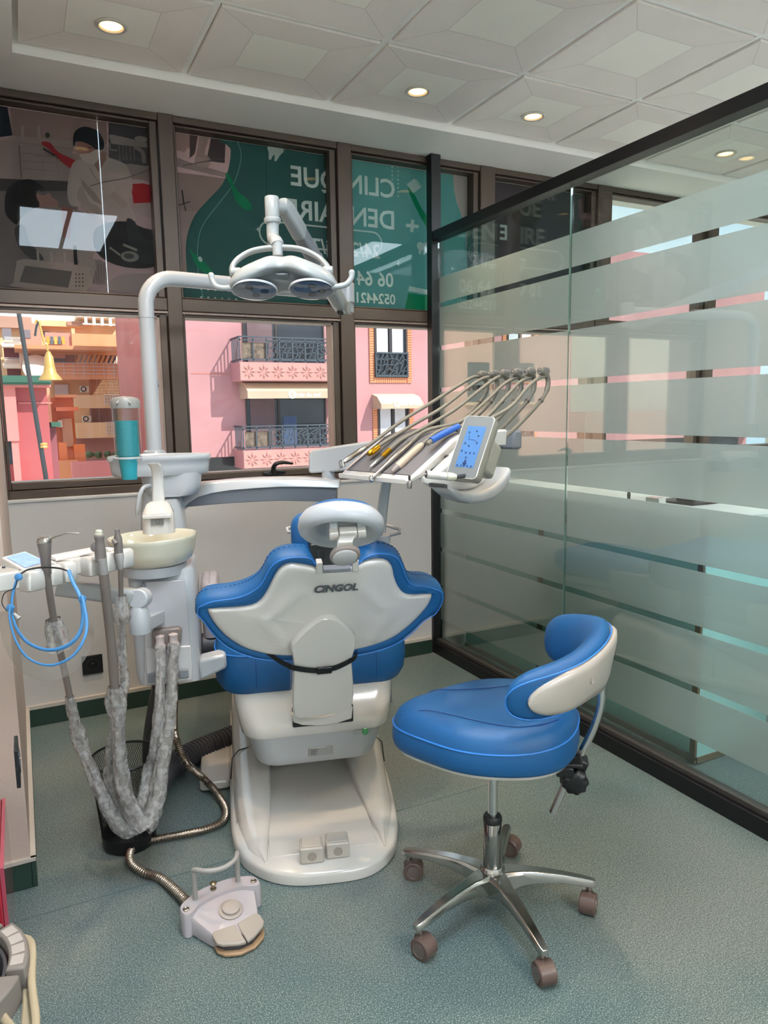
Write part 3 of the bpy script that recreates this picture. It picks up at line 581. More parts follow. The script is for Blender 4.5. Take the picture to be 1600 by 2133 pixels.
for kf, (zr, zb) in enumerate(((3.86, 3.02), (.92, .10))):
    # opening, doors, curtains
    zt = zr+1.35 if kf == 0 else zr+1.22
    o = MB().box((BX0+.45, YF-.01, zb+.05), (BX1-.25, YF+.05, zt)).build('opening', dgl, pb)
    MB().box((BX0+.45, YF-.05, zb), (BX0+.51, YF-.01, zt)).box((BX1-.31, YF-.05, zb), (BX1-.25, YF-.01, zt)).box((BX0+1.6, YF-.04, zb), (BX0+1.67, YF-.01, zt)).box((BX0+.45, YF-.05, zt), (BX1-.25, YF-.01, zt+.06)).build('door_frame', mat('dark_frame', '33262A', .5), o)
    box('curtain', (BX0+.6, YF-.035, zb), (BX0+1.5, YF-.015, zt-.1), mat('dim_curtain', '6E565C' if kf == 0 else '4A4046', .8), o)
    if kf: box('towel', (BX0+1.8, YF-.035, zb+.1), (BX0+2.3, YF-.015, zb+1.1), mat('towel', '46577E', .8), o)
    # slab with carved star reliefs
    sl_ = MB().box((BX0-.02, YF-1.1, zb-.62), (BX1+.02, YF, zb)).build('balcony_slab', pink, pb)
    pn = MB().box((BX0, YF-1.13, zb-.60), (BX1, YF-1.1, zb-.02)).build('carved_panel', pinkd, pb)
    sm = None
    for s_ in range(7):
        cx = BX0+.30+s_*.51; cz = zb-.31
        if sm is None:
            b = MB()
            for k in range(8):
                a = pi*k/4; dx, dz = cos(a), sin(a); L_ = .27 if k % 2 == 0 else .25
                b.add([V((dx*.03-dz*.0, 0, dz*.03)), V((dx*.16-dz*.05, -.0, dz*.16+dx*.05)), V((dx*L_, 0, dz*L_)), V((dx*.16+dz*.05, -.0, dz*.16-dx*.05)), V((dx*.15, -.055, dz*.15))], [(0, 1, 4), (1, 2, 4), (2, 3, 4), (3, 0, 4)])
            so_ = b.build('star_relief', pinkd, None, flat=True); so_.parent = pn; sm = so_.data
        else:
            so_ = bpy.data.objects.new('star_relief', sm); link(so_); so_.parent = pn
        so_.location = V((cx, YF-1.131, cz))-wloc(pn)
    # railing
    yr = YF-1.08; b = MB()
    b.box((BX0, yr-.03, zr-.04), (BX1, yr+.03, zr)).box((BX0, yr-.02, zr-.14), (BX1, yr+.02, zr-.11)).box((BX0, yr-.02, zb+.06), (BX1, yr+.02, zb+.10))
    for xx in (BX0, BX1-.04): b.box((xx, yr, zr-.04), (xx+.04, YF, zr)).box((xx, yr, zb+.06), (xx+.04, YF, zb+.1))
    for k in range(9): xx = BX0+k*(BX1-BX0-.04)/8; b.box((xx, yr-.02, zb), (xx+.04, yr+.02, zr))
    for k in range(1, 6): b.box((BX0, yr+k*.18, zb), (BX0+.03, yr+k*.18+.03, zr))
    rl = b.build('railing', railm, pb)
    b = MB(); lattice(b, BX0+1.02, BX1-.1, zb+.12, zr-.16, yr, seed=3+kf); o = b.build('pierced_screen', railm, rl); o['kind'] = 'stuff'
    box('backing_sheet', (BX0+.1, yr+.06, zb+.12), (BX0+1.0, yr+.07, zr-.2), mat('planter', '6A5A50', .8, var=.4, vs=5), rl)
def awning(x0, x1, zt, zb, dep, label_xy):
    t = MB(); y = YF; 
    t.loft([[V((x, y, zt)), V((x, y-dep*.55, zt-.10)), V((x, y-dep, zt-.36)), V((x, y-dep, zt-.34)), V((x, y-dep*.55, zt-.07)), V((x, y, zt+.03))] for x in (x0, x1)])
    a = t.build('awning', awn, pb, flat=True)
    MB().box((x0, y-dep-.012, zb), (x1, y-dep, zt-.35)).build('valance', awnd, a)
    for x in (x0, x1-.02): MB().prism([V((x, y, zt)), V((x, y-dep*.55, zt-.09)), V((x, y-dep, zt-.35)), V((x, y-dep, zb)), V((x, y, zb))], (.02, 0, 0)).build('side_cloth', awnd, a)
    cx, cz = label_xy; MB().lathe((cx, y-dep-.015, cz), (0, -1, 0), [(.14, 0), (.14, .01)], 24).build('sign_disc', whiteb, a)
    place_text('B', V((cx-.05, y-dep-.03, cz-.07)), (1, 0, 0), ZA, .2, awnd, a, bold=.004)
    place_text('oule du sud', V((cx+.1, y-dep-.02, cz-.07)), (1, 0, 0), ZA, .2, whiteb, a, bold=.006)
awning(6.95, 10.65, 2.42, 1.82, 1.0, (8.52, 1.95)); awning(12.05, 13.85, 1.95, 1.42, .75, (12.70, 1.60))
# brick edged windows on the right
for (xa, xb, za, zb_, open_) in ((12.15, 13.55, 2.60, 4.60, 1), (12.25, 13.6, -.6, 1.5, 0), (18.2, 19.6, 2.6, 4.6, 1), (18.2, 19.6, -.4, 1.6, 0)):
    fr = MB(); fw = .2
    nb = int((zb_-za+fw)/.09)
    f_ = MB().box((xa-fw, YF-.03, za-fw), (xb+fw, YF, zb_)).build('brick_surround', brickj, pb); b = MB()
    for k in range(nb):
        z = za-fw+k*.09
        for x in (xa-fw, xb): b.box((x+.005, YF-.05, z), (x+fw-.005, YF-.03, z+.072))
    for k in range(int((xb-xa)/.09)): b.box((xa+k*.09, YF-.05, za-fw), (xa+k*.09+.072, YF-.03, za-.005))
    o = b.build('brick', brickm, f_, flat=True); o['kind'] = 'stuff'
    g_ = MB().box((xa, YF-.04, za), (xb, YF-.02, zb_)).build('window_glass', dgl, pb)
    MB().box((xa, YF-.08, za), (xa+.08, YF-.04, zb_)).box((xb-.08, YF-.08, za), (xb, YF-.04, zb_)).box(((xa+xb)/2-.08, YF-.08, za), ((xa+xb)/2, YF-.04, zb_)).build('frame', mat('dark_frame', '33262A', .5), g_)
    for x in (xa+.1, (xa+xb)/2+.05): box('curtain', (x, YF-.06, za+.9), (x+(xb-xa)*.33, YF-.045, zb_-.05), curt, g_)
    b = MB(); lattice(b, xa+.05, xb-.05, za+.08, za+.88, YF-.14, seed=9); b.box((xa, YF-.16, za+.88), (xb, YF-.1, za+.93)).box((xa, YF-.16, za+.02), (xb, YF-.1, za+.07)); b.box((xa, YF-.15, za), (xa+.04, YF-.11, za+.9)).box((xb-.04, YF-.15, za), (xb, YF-.11, za+.9))
    o = b.build('window_guard', railm, pb)
# far apartments
YA_ = 48
fa = thing('apartment_building', 'cream and orange apartment block with stepped terraces far down the street', 'building', (-2, 50, -5))
eb('wall', -60, 674, 300, 1060, YA_, 8, creamb, fa); eb('roof_parapet', -60, 658, 66, 682, YA_-.5, 6, brownb, fa); eb('roof_parapet', 84, 668, 172, 680, YA_-.5, 3, creamb, fa); eb('roof_parapet', 140, 670, 172, 678, YA_-.6, .2, brownb, fa)
eb('stair_tower', 48, 674, 86, 730, YA_-.8, 2, brownb, fa)
b = MB(); EB(b, 160, 653, 256, 662, YA_-1, 3)
pg_ = b.build('pergola', whiteb, fa)
for k in range(5): eb('beam', 176+k*17, 657, 182+k*17, 676+k, YA_-1.2, .3, whiteb, pg_)
eb('terrace_wall', 150, 696, 258, 726, YA_-3.2, 1, orange, fa); eb('terrace_wall', 95, 693, 151, 722, YA_-3, .3, ext('terrace_pink', 'DD9182'), fa); eb('terrace_ledge', 30, 720, 260, 728, YA_-4, 4, ext('ledge', 'DF9468'), fa)
eb('pillar', 150, 684, 157, 722, YA_-3.1, .5, creamb, fa)
for x, y, x2, y2 in ((5, 684, 24, 708), (46, 687, 63, 704), (88, 690, 103, 700), (120, 693, 136, 700)): eb('window', x, y, x2, y2, YA_-.06 if x > 80 else YA_-.85, .05, mat('shutter', '77707A', .5), fa)
eb('opening', 8, 722, 42, 748, YA_-.9, .05, maroon, fa); eb('opening', 15, 766, 44, 785, YA_-.9, .05, maroon, fa); eb('balcony', 3, 712, 44, 722, YA_-1.8, 1, whiteb, fa); eb('balcony', 6, 757, 44, 766, YA_-1.8, 1, whiteb, fa); eb('pier', 40, 728, 50, 757, YA_-1, .5, whiteb, fa)
for y in (702, 745):
    b = MB()
    for k in range(5): EB(b, 9, y+k*2.6, 42, y+k*2.6+.9, YA_-1.85, .04)
    b.build('balcony_rail', metalp, fa)
eb('recess_shade', 50, 729, 155, 757, YA_-.1, .05, ext('recess_shade', 'B07C78'), fa); eb('recess_shade', 155, 729, 258, 757, YA_-.1, .05, ext('recess_shade2', 'D39A86'), fa)  # flat sheets before the wall, recess shade put into their colour
for x, x2 in ((110, 136),): eb('window', x, 745, x2, 755, YA_-.2, .08, mat('shutter', '77707A', .5), fa); eb('blind', x, 738, x2, 746, YA_-.25, .1, ext('blind', 'E3A59C'), fa)
eb('window', 163, 740, 203, 764, YA_-.2, .08, mat('milky_pane', 'C9CBD4', .4), fa); b = eb('window', 225, 742, 260, 759, YA_-.25, .08, dgl, fa); eb('mullion', 242, 742, 244, 759, YA_-.35, .08, metalp, b)
for k in range(10): 
    a = P(157+k*10, 757, 'y', YA_-.3); c = P(168+k*10, 731, 'y', YA_-.3)
    MB().prism([a, a+V((.16, 0, 0)), c+V((.16, 0, 0)), c], (0, .05, 0)).build('pergola_slat', creamb, fa)
def terr(y0, y1, x0=50):
    t = eb('terrace', x0, y0, 259, y1, YA_-2.5, .8, orange if y0 < 800 else creamb, fa); b = MB()
    for k in range(4): EB(b, x0+60, y0-1+k*(y1-y0)*.22, 258, y0-.2+k*(y1-y0)*.22, YA_-2.6, .05)
    for k in range(8): EB(b, x0+62+k*(196-x0)/7, y0-2, x0+62.7+k*(196-x0)/7, y1-4, YA_-2.6, .05)
    b.build('terrace_rail', metalp, t)
terr(757, 790); terr(823, 850, 156); terr(880, 912, 160)
eb('wall_bay', 113, 790, 187, 836, YA_-.3, .2, ext('bay', 'D6A070'), fa); eb('shutter', 114, 801, 142, 823, YA_-.45, .1, mat('grey_shutter', 'C6BEC3', .6), fa)
b = MB()
for k in range(26): EB(b, 186+k*2.9, 790, 187.4+k*2.9, 828, YA_-2.3, .05)
for k in range(12): EB(b, 186, 790+k*3.2, 260, 791.3+k*3.2, YA_-2.32, .05)
o = b.build('wooden_lattice', ext('lattice', 'A9674C'), fa); o['kind'] = 'stuff'
eb('recess_shade', 188, 849, 245, 882, YA_-.1, .05, ext('recess_shade3', '8E6B66'), fa)  # flat darker sheet carrying the shade of the balcony hollow
for x, y in ((167, 804), (172, 866)):
    a = eb('air_conditioner', x, y, x+18, y+13, YA_-.8, .4, acm, fa, bevel=.03); c = P(x+7, y+6.5, 'y', YA_-.82); MB().lathe(c, (0, -1, 0), [(.17, 0), (.17, .02), (.13, .02), (.1, -.02)], 20, caps=False).build('fan', darkg, a)
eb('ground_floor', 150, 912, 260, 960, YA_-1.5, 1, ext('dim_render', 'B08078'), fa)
# sign letters on terrace
for k, c_ in enumerate(('C9A63A', '5E6A78', 'D6B14A', '5E6A78', 'C9A63A')): eb('sign_letter', 97+k*8, 701, 103+k*8, 717, YA_-3.3, .1, ext('letter_'+str(c_), c_), fa)
# orange house, red house with green tiles, planted wall
oh = thing('orange_house', 'orange house with a stepped gable behind the red one, beside the lamp post', 'building', (-3, 34, -5))
YO = 34
eb('wall', -60, 783, 112, 1060, YO, 5, ext('salmon', 'F0A07E'), oh); eb('wing', 114, 828, 160, 1060, YO+1, 4, orange2, oh)
eb('cornice', 114, 822, 160, 828, YO+.6, .6, orange, oh); eb('canopy', 117, 848, 163, 856, YO-.3, 1.4, ext('canopy', 'F2805A'), oh); eb('porch', 130, 872, 152, 930, YO+.8, .1, ext('porch', 'E8B48A'), oh); eb('porch_panel', 121, 875, 130, 890, YO+.6, .2, acm, oh)
eb('garden_wall', 155, 926, 178, 962, YO-.5, .5, orange2, oh); eb('garden_wall', 124, 922, 140, 960, YO-.5, .5, orange2, oh); eb('steps', 122, 960, 165, 1010, YO-1.2, .6, orange, oh)
rh = thing('red_house', 'dark red low house with a green tiled eave at the left of the first window', 'building', (-3, 20, -5)); YR = 20
eb('wall', -60, 800, 108, 1100, YR, 6, redb, rh); eb('bay', -60, 806, 36, 920, YR-.35, .35, redl, rh); eb('doorway', -30, 920, 30, 968, YR-.02, .02, dgl, rh); eb('door_jamb', 29, 918, 44, 1050, YR-.3, .3, redl, rh); eb('band', 38, 838, 108, 841, YR-.03, .03, redl, rh)
eb('annex', 108, 890, 124, 1080, YR+.6, 2, ext('annex', '9A5560'), rh); eb('annex_roof', 107, 880, 127, 889, YR+.2, 2, greent, rh)
e_ = eb('eave', -60, 798, 106, 806, YR-.5, .6, redl, rh)
b = MB(); a = P(-40, 797, 'y', YR-.6); c = P(106, 797, 'y', YR-.6); n_ = 64
for k in range(n_):
    x = a.x+(c.x-a.x)*k/n_; b.tube([V((x, YR-.62, c.z-.02)), V((x, YR-.1, c.z+.16))], .035, 6)
o = b.build('roof_tile', greent, rh); o['kind'] = 'stuff'
pw = thing('garden_wall', 'low pink boundary wall with bushes growing behind it', 'wall', (2, 30, -5)); eb('wall', 150, 957, 420, 1040, 30, .3, ext('pinkwall', 'CE7F80'), pw)
rnd = random.Random(4)
for k in range(4):
    c = P(186+k*19, 947, 'y', 32); b = MB(); r = .155
    b.ball(c, r, 14); 
    for i, v in enumerate(b.v): b.v[i] = c+(v-c)*(1+.35*noise.noise(v*6))
    t = b.build('bush', plantm); tag(t, ['leftmost green bush', 'second green bush from the left', 'third green bush from the left', 'rightmost green bush'][k]+' behind the pink boundary wall', 'bush', 'bushes behind the boundary wall')
# buildings to the left, seen only mirrored in the partition
mr_ = thing('apartment_building', 'salmon and cream building seen only mirrored in the frosted partition', 'building', (-18, 26, -5))
MB().box((-15, 22, -5), (-6, 34, 7.5)).build('wall', ext('salmon_wall', 'E3A890'), mr_); MB().box((-40, 22.5, -5), (-15, 34, 6.8)).build('wall', ext('cream_wall', 'D8CDB6'), mr_)
MB().box((-40, 21.2, -5), (-15, 22.4, 1.2)).build('parapet', ext('salmon_parapet', 'DDA388'), mr_)
for x in (-13.2, -11.2, -8.6): f = box('window', (x, 21.95, 1.6), (x+.9, 22.0, 3.0), dgl, mr_); box('sill', (x-.1, 21.85, 1.5), (x+1.0, 21.99, 1.6), creamb, f)
# street lamp
yl = 14.0; sp = thing('street_lamp', 'black street lamp post with a hanging golden bell lantern outside the first window', 'street lamp', P(98, 1005, 'y', yl)); iron = mat('lamp_iron', '2E3138', .5)
tp, bt = P(67, 560, 'y', yl), P(99, 1040, 'y', yl); bt2 = V((bt.x, yl, -5)); tp2 = V((bt.x-.27, yl, tp.z))
MB().tube([bt2, V((bt.x, yl, .3)), tp2], [.045, .040, .034], 12).build('pole', iron, sp)
c = P(91, 928, 'y', yl); MB().lathe(c, (0, 0, 1), [(.05, -.05), (.075, -.03), (.06, .0), (.075, .02), (.05, .05)], 16).build('collar', mat('gold_paint', 'C9A05C', .4, .5), sp)
a = [P(x, y, 'y', yl) for x, y in ((73, 672), (80, 668), (86, 690), (92, 712), (98, 718), (99, 730))]
MB().tube(smooth(a, 4), .02, 8).build('bracket', mat('gold_paint', 'C9A05C', .4, .5), sp); MB().tube(smooth([P(x, y, 'y', yl) for x, y in ((73, 700), (76, 680), (80, 672), (76, 668))], 4), .018, 8).build('scroll', iron, sp)
c = P(101, 735, 'y', yl); MB().lathe(c, (0, 0, -1), [(.02, -.03), (.04, .0), (.05, .03), (.07, .06), (.085, .22), (.11, .34), (.17, .42), (.19, .46), (.15, .46), (.05, .42)], 24).build('bell_lantern', mat('gold_paint', 'C9A05C', .4, .5), sp)
c = P(79, 767, 'y', yl+2); MB().lathe(P(79, 766, 'y', 44.8), (0.2, -1, .3), [(.01, .1), (.35, .06), (.75, -.06), (.78, -.08), (.3, .0)], 24).build('satellite_dish', whiteb, fa, label='white satellite dish')
# ================================================================== DENTAL CHAIR
ch = thing('dental_chair', 'blue and white dental patient chair seen from behind, backrest raised', 'dental chair', L(0, .6, 0))
def pl(pts, z): return [L(a, b, z) for a, b in pts]
# base plate: rounded tongue on the floor
bo = [(-.29, 1.25), (-.292, .9), (-.292, .45), (-.287, .27), (-.262, .15), (-.224, .085), (-.17, .035), (-.10, .005), (0, -.006), (.08, -.004), (.137, .02), (.19, .075), (.222, .15), (.245, .25), (.268, .45), (.285, .7), (.29, .95), (.29, 1.25)]
bo = [(q.x, q.y) for q in smooth([V((a, b, 0)) for a, b in bo], 4)]
def inset(pts, d):
    c = V((0, .62, 0)); out = []
    n = len(pts)
    for i in range(n):
        a = V((*pts[i-1], 0)); b = V((*pts[(i+1) % n], 0)); t = (b-a).normalized(); nr = V((t.y, -t.x, 0)); out.append((pts[i][0]-nr.x*d, pts[i][1]-nr.y*d))
    return out
sg = -1 if (inset(bo, .01)[len(bo)//2][1] < bo[len(bo)//2][1]) else 1
I = lambda d: inset(bo, sg*d)
MB().loft([pl(I(.004), 0), pl(bo, .004), pl(bo, .028), pl(I(.003), .035), pl(I(.010), .040)]).build('base_plate', white, ch)
# side wings rising from the plate, hollow between them
def wing(s):
    rings = []
    for Y, xo, xi, h in ((.08, .20, .185, .042), (.16, .245, .18, .050), (.28, .264, .165, .066), (.42, .272, .155, .092), (.58, .275, .148, .13), (.74, .276, .143, .175), (.90, .276, .14, .215), (1.15, .276, .14, .24)):
        if s > 0: xo = min(xo, {.08: .17, .16: .20, .28: .235, .42: .248, .58: .262}.get(Y, .276)); xi -= .02
        r = min(.028, (xo-xi)*.42, h*.45); sec = [(xi, .036), (xi, h-r*.3), (xi+r*.3, h), ((xi+xo)/2, h+.003), (xo-r, h-.004), (xo-r*.3, h-r*.4), (xo+.002, h-r*1.2), (xo+.006, .036)]
        rings.append([L(s*a, Y, z) for a, z in sec])
    return MB().loft(rings).build('side_cover', white, ch, ang=55)
for s in (-1, 1):
    w = wing(s)
    for Y in (.62,):   # cover joint
        xo = .276 if s < 0 else .265; h = .142
        MB().tube([L(s*(xo+.012), Y-.02, .045), L(s*(xo+.004), Y-.015, h-.02), L(s*(xo-.02), Y, h+.0), L(s*(.145), Y+.03, h+.006)], .0022, 6).build('cover_joint', dark, w)
mb = MB().prism([L(-.18, .10, .041), L(.15, .10, .041), L(.14, .86, .085), L(-.15, .86, .085)], (0, 0, -.03)); mb.build('centre_cover', white, ch, .003)
MB().prism([L(-.15, .80, .088), L(.135, .80, .088), L(.135, .93, .10), L(-.15, .93, .10)], (0, 0, -.02)).build('rear_sill', white2, ch, .003)
for a in (-.12, -.02): MB().obox(L(a, .83, .091), XA, YA, ZA, .0015, .012, .003).build('sill_slot', dark, ch)
MB().obox(L(-.01, .98, .20), XA, YA, ZA, .13, .02, .12).build('recess_back', darkg, ch); MB().obox(L(-.06, .90, .14), XA, YA, ZA, .05, .03, .045).build('motor_cover', white2, ch, .006)
for a in (-.135, .12): MB().obox(L(a, .92, .12), XA, YA, ZA, .016, .03, .03).build('pivot_bracket', dark, ch, .003)
MB().obox(L(0, .85, .2), XA, YA, ZA, .12, .18, .10).build('lift_column', lgrey, ch, .01)
# seat housing
def ring(w, y0, y1, z, r=.07, zf=0): 
    hy = (y1-y0)/2; return [L(a, y0+hy+b, z+zf*max(0, -(b)/hy)) for a, b in rrect(w, hy, min(r, w*.9), 6)]
hz = [(.17, .40, 1.12, .196), (.192, .352, 1.14, .200), (.200, .340, 1.16, .215), (.212, .326, 1.18, .26), (.222, .312, 1.2, .316)]
MB().loft([ring(w, a, b, z) for w, a, b, z in hz]).build('lower_housing', white2, ch)
hz = [(.222, .316, 1.2, .316), (.238, .296, 1.22, .322), (.243, .294, 1.22, .330), (.25, .302, 1.22, .36), (.262, .325, 1.22, .42), (.268, .345, 1.22, .455), (.27, .36, 1.22, .48)]
MB().loft([ring(w, a, b, z) for w, a, b, z in hz]).build('seat_housing', white, ch)
MB().obox(L(.278, .62, .405), XA, YA, ZA, .003, .16, .075).build('side_trim', grey, ch, .002)
# type plate (code left out), indicator
c = LP(662, 1563, .325); n_ = (YA*-1+ZA*-.9).normalized(); u_ = (ZA-n_*ZA.dot(n_)).normalized()
n_ = (YA*-1+ZA*-.22).normalized(); u_ = (ZA-n_*ZA.dot(n_)).normalized()
c = L(.0, .326, .26); c = CAM+ray(668, 1564)*((c-CAM).dot(n_)/ray(668, 1564).dot(n_)); c = c+n_*.001
MB().obox(c, XA, u_, n_, .040, .016, .0012).build('type_plate', steel, ch, .002)
MB().obox(c+n_*.0015, XA, u_, n_, .038, .0145, .0004).build('plate_label', lgrey, ch)
for k, wd in enumerate((.026, .020, .022, .018, .022)): MB().obox(c+n_*.0022+u_*(.010-k*.0047)-XA*(.034-wd/2), XA, u_, n_, wd/2, .0007, .0003).build('label_line', darkg, ch)
c = LP(760, 1522, .30); c = c-YA*.004
MB().lathe(c, -YA+ZA*.2, [(.0105, -.004), (.011, .004), (.009, .006)], 20).build('indicator', mat('green_lens', '2C7A45', .2), ch); MB().obox(c-XA*.024, XA, ZA, YA, .014, .006, .003).build('indicator_label', lgrey, ch, .002)
# seat cushion
def cush(y0, y1, w, zs, r=.12):
    return [[L(a, (y0+y1)/2+b, z) for a, b in rrect(w-i, (y1-y0)/2-i, max(.02, r-i), 8)] for z, i in zs]
sc = MB().loft(cush(.325, .98, .322, [(.436, .075), (.442, .045), (.456, .022), (.485, .005), (.53, 0), (.575, .002), (.60, .010), (.622, .028), (.634, .055), (.637, .12)])).build('seat_cushion', blue, ch)
r0 = cush(.325, .98, .322, [(.588, .0045)])[0]; MB().tube(r0, .0022, 6, True).build('seam', mat('blue_piping', '2F7ACB', .5), sc)
for a in (-.19, .20): MB().tube([L(a, .350, .458), L(a, .3295, .486), L(a, .3245, .53), L(a, .3285, .587)], .0013, 6).build('panel_seam', mat('dark_blue_seam', '123D78', .6), sc)
MB().loft(cush(.96, 1.62, .24, [(.40, .07), (.41, .03), (.45, 0), (.50, 0), (.525, .02), (.535, .06)])).build('leg_rest', blue, ch)
MB().loft(cush(.96, 1.60, .22, [(.34, .05), (.36, .01), (.40, .005)])).build('leg_rest_shell', white, ch)
# backrest: plane Y = .326-.35 z
NB = (YA*-1+ZA*-.35).normalized(); UB = (ZA-YA*.35).normalized(); B0 = L(0, .088, .68)
def BP(x, y, off=0):
    d = ray(x, y); o = B0+NB*off; p = CAM+d*((o-CAM).dot(NB)/d.dot(NB)); q = p-B0; return q.dot(XA), q.dot(UB)
outer = [(407, 1255), (408, 1238), (418, 1227), (437, 1222), (470, 1220), (500, 1214), (520, 1206), (536, 1195), (547, 1180), (556, 1162), (569, 1149), (589, 1141), (616, 1137.5), (640, 1139), (652, 1150), (660, 1168), (668, 1180), (700, 1182), (734, 1178), (743, 1160), (752, 1142), (770, 1133), (800, 1131), (822, 1139), (834, 1155), (841, 1175), (849, 1188), (862, 1194), (889, 1194), (908, 1200), (918, 1213), (918, 1230), (906, 1253), (886, 1282), (862, 1308), (835, 1329), (800, 1346), (740, 1361), (670, 1369), (609, 1371), (552, 1368), (518, 1361), (484, 1347), (457, 1328), (434, 1302), (417, 1278)]
inner = [(432, 1267), (437, 1262), (470, 1263), (518, 1260), (540, 1251), (554, 1234), (566, 1211), (576, 1192), (589, 1178), (606, 1173), (632, 1176), (655, 1181), (663, 1183), (700, 1185), (738, 1179), (750, 1173), (772, 1165), (795, 1163), (810, 1169), (818, 1182), (822, 1202), (831, 1222), (845, 1235), (872, 1236), (899, 1231.5), (897, 1248), (879, 1273), (852, 1300), (822, 1323), (788, 1338), (741, 1351), (670, 1360), (609, 1364), (569, 1362), (535, 1355), (501, 1342), (467, 1318), (444, 1291)]
def BPO(p, dep):             # plane point at depth dep on the forward-swept shell
    u = BP(*p, -dep)
    for _ in range(3): u = BP(*p, -(dep+.236*u[0]**2))
    return V((u[0], u[1], 0))
oc = smooth([BPO(p, .048 if p[1] < 1260 else .015) for p in outer], 3, True); ic = smooth([BPO(p, .0) for p in inner], 3, True)
cen = V((-.01, .085, 0))
def polar(c, n=168):
    out = []
    for k in range(n):
        a = 2*pi*k/n; d = V((cos(a), sin(a)*.55, 0)).normalized(); best = 0
        for i in range(len(c)):
            p, q = c[i]-cen, c[(i+1) % len(c)]-cen; e = q-p; den = d.x*e.y-d.y*e.x
            if abs(den) < 1e-9: continue
            t = (p.x*e.y-p.y*e.x)/den; s = (p.x*d.y-p.y*d.x)/den
            if -1e-6 <= s <= 1+1e-6 and t > best: best = t
        out.append(cen+d*best)
    return out
OP, IP = polar(oc), polar(ic)
def B(p, dep, k=1): return B0+XA*p.x+UB*p.y-NB*(dep+.0)+YA*(.25*p.x*p.x)  # tips sweep forward
def mixr(a, b, t): return [p+(q-p)*t for p, q in zip(a, b)]
def scl(a, s): return [cen+(p-cen)*s for p in a]
rings = [[B(p, .004) for p in IP], [B(p, -.004) for p in mixr(IP, OP, .35)], [B(p, .0) for p in mixr(IP, OP, .75)], [B(p, .012) for p in OP], [B(p, .035) for p in OP], [B(p, .058) for p in scl(OP, .995)], [B(p, .078) for p in scl(OP, .97)], [B(p, .086) for p in scl(OP, .92)], [B(p, .072) for p in scl(OP, .6)], [B(p, .065) for p in scl(OP, .1)]]
bc = MB().loft(rings, False, True).build('backrest_cushion', blue, ch, ang=70)
MB().tube([B(p, -.0025) for p in mixr(IP, OP, .80)], .0016, 6, True).build('seam', MATS['blue_piping'], bc)
st = MB(); rr_ = [B(p, .052) for p in scl(OP, 1.0)]
tot = 0
for i in range(len(rr_)):
    a, b = rr_[i], rr_[(i+1) % len(rr_)]; n_ = max(1, int((b-a).length/.009))
    for k in range(n_):
        c1 = a+(b-a)*((k+.2)/n_); c2 = a+(b-a)*((k+.75)/n_); st.tube([c1, c2], .0011, 4)
o = st.build('stitching', MATS['dark_blue_seam'], bc, flat=True); o['kind'] = 'stuff'
def shellz(p):       # embossed ridges of the moulded shell
    x, y = p.x, p.y; r = 0
    for s in (-1, 1):
        for (x0_, y0_, x1_, y1_) in ((.085, .20, .175, .105), (.175, .105, .13, .02)):
            a = V((s*x0_+.01, y0_, 0)); b = V((s*x1_+.01, y1_, 0)); ab = b-a; t = max(0, min(1, (V((x, y, 0))-a).dot(ab)/ab.length_squared)); d = (V((x, y, 0))-a-ab*t).length; r = max(r, .005*math.exp(-(d/.013)**2))
    return r
rg = []
for s in (1.0, .985, .95, .9, .84, .78, .71, .64, .57, .5, .43, .36, .28, .2, .1, .02): rg.append([B(p, {1.0: .004, .985: -.004}.get(s, -.008-.006*(1-s)) - shellz(p)) for p in scl(IP, s)])
MB().loft(rg, False, True).build('backrest_shell', white, ch, ang=80)
a = V((*BP(653, 1233, .012), 0)); b_ = V((*BP(744, 1233, .012), 0)); wd = (b_.x-a.x)
tx = place_text('CINGOL', B(a, -.0165), XA*1.0, UB, .030, mat('logo_grey', '4A4C50', .5), ch, 'logo_lettering', .0013, .0004, italic=.2)
xs_ = [v.co.dot(XA) for v in tx.data.vertices]; k_ = wd/(max(xs_)-min(xs_)); x0_ = min(xs_)
for v in tx.data.vertices: v.co = v.co+XA*((v.co.dot(XA)-x0_)*(k_-1))
# support arm
arm = [(609, 1341), (643, 1307), (672, 1288), (698, 1288), (724, 1307), (741, 1328), (741, 1350), (734, 1375), (737, 1420), (733, 1478), (690, 1488), (640, 1494), (612, 1492), (609, 1440), (611, 1385), (607, 1360)]
aq = smooth([V((*BP(*p, .03), 0)) for p in arm], 2, True); ac = sum(aq, V((0, 0, 0)))/len(aq)
def AR(s, dep): return [B0+XA*(ac.x+(p.x-ac.x)*s)+UB*(ac.y+(p.y-ac.y)*(1-(1-s)*.5))-NB*dep for p in aq]
MB().loft([AR(1.0, .05), AR(1.0, -.015), AR(.985, -.027), AR(.95, -.033), AR(.7, -.035), AR(.2, -.036)]).build('support_arm', white, ch, ang=50)
MB().obox(LP(672, 1487, .31)+YA*.0, XA, YA, ZA, .098, .018, .03).build('arm_slot', dark, ch, .004)
lp = [LP(*p, .275) for p in ((607, 1487), (640, 1493), (672, 1493), (705, 1484), (735, 1473), (733, 1497), (700, 1508), (665, 1512), (630, 1511), (611, 1505))]
MB().prism(lp, YA*.03).build('slot_lip', white, ch, .003)
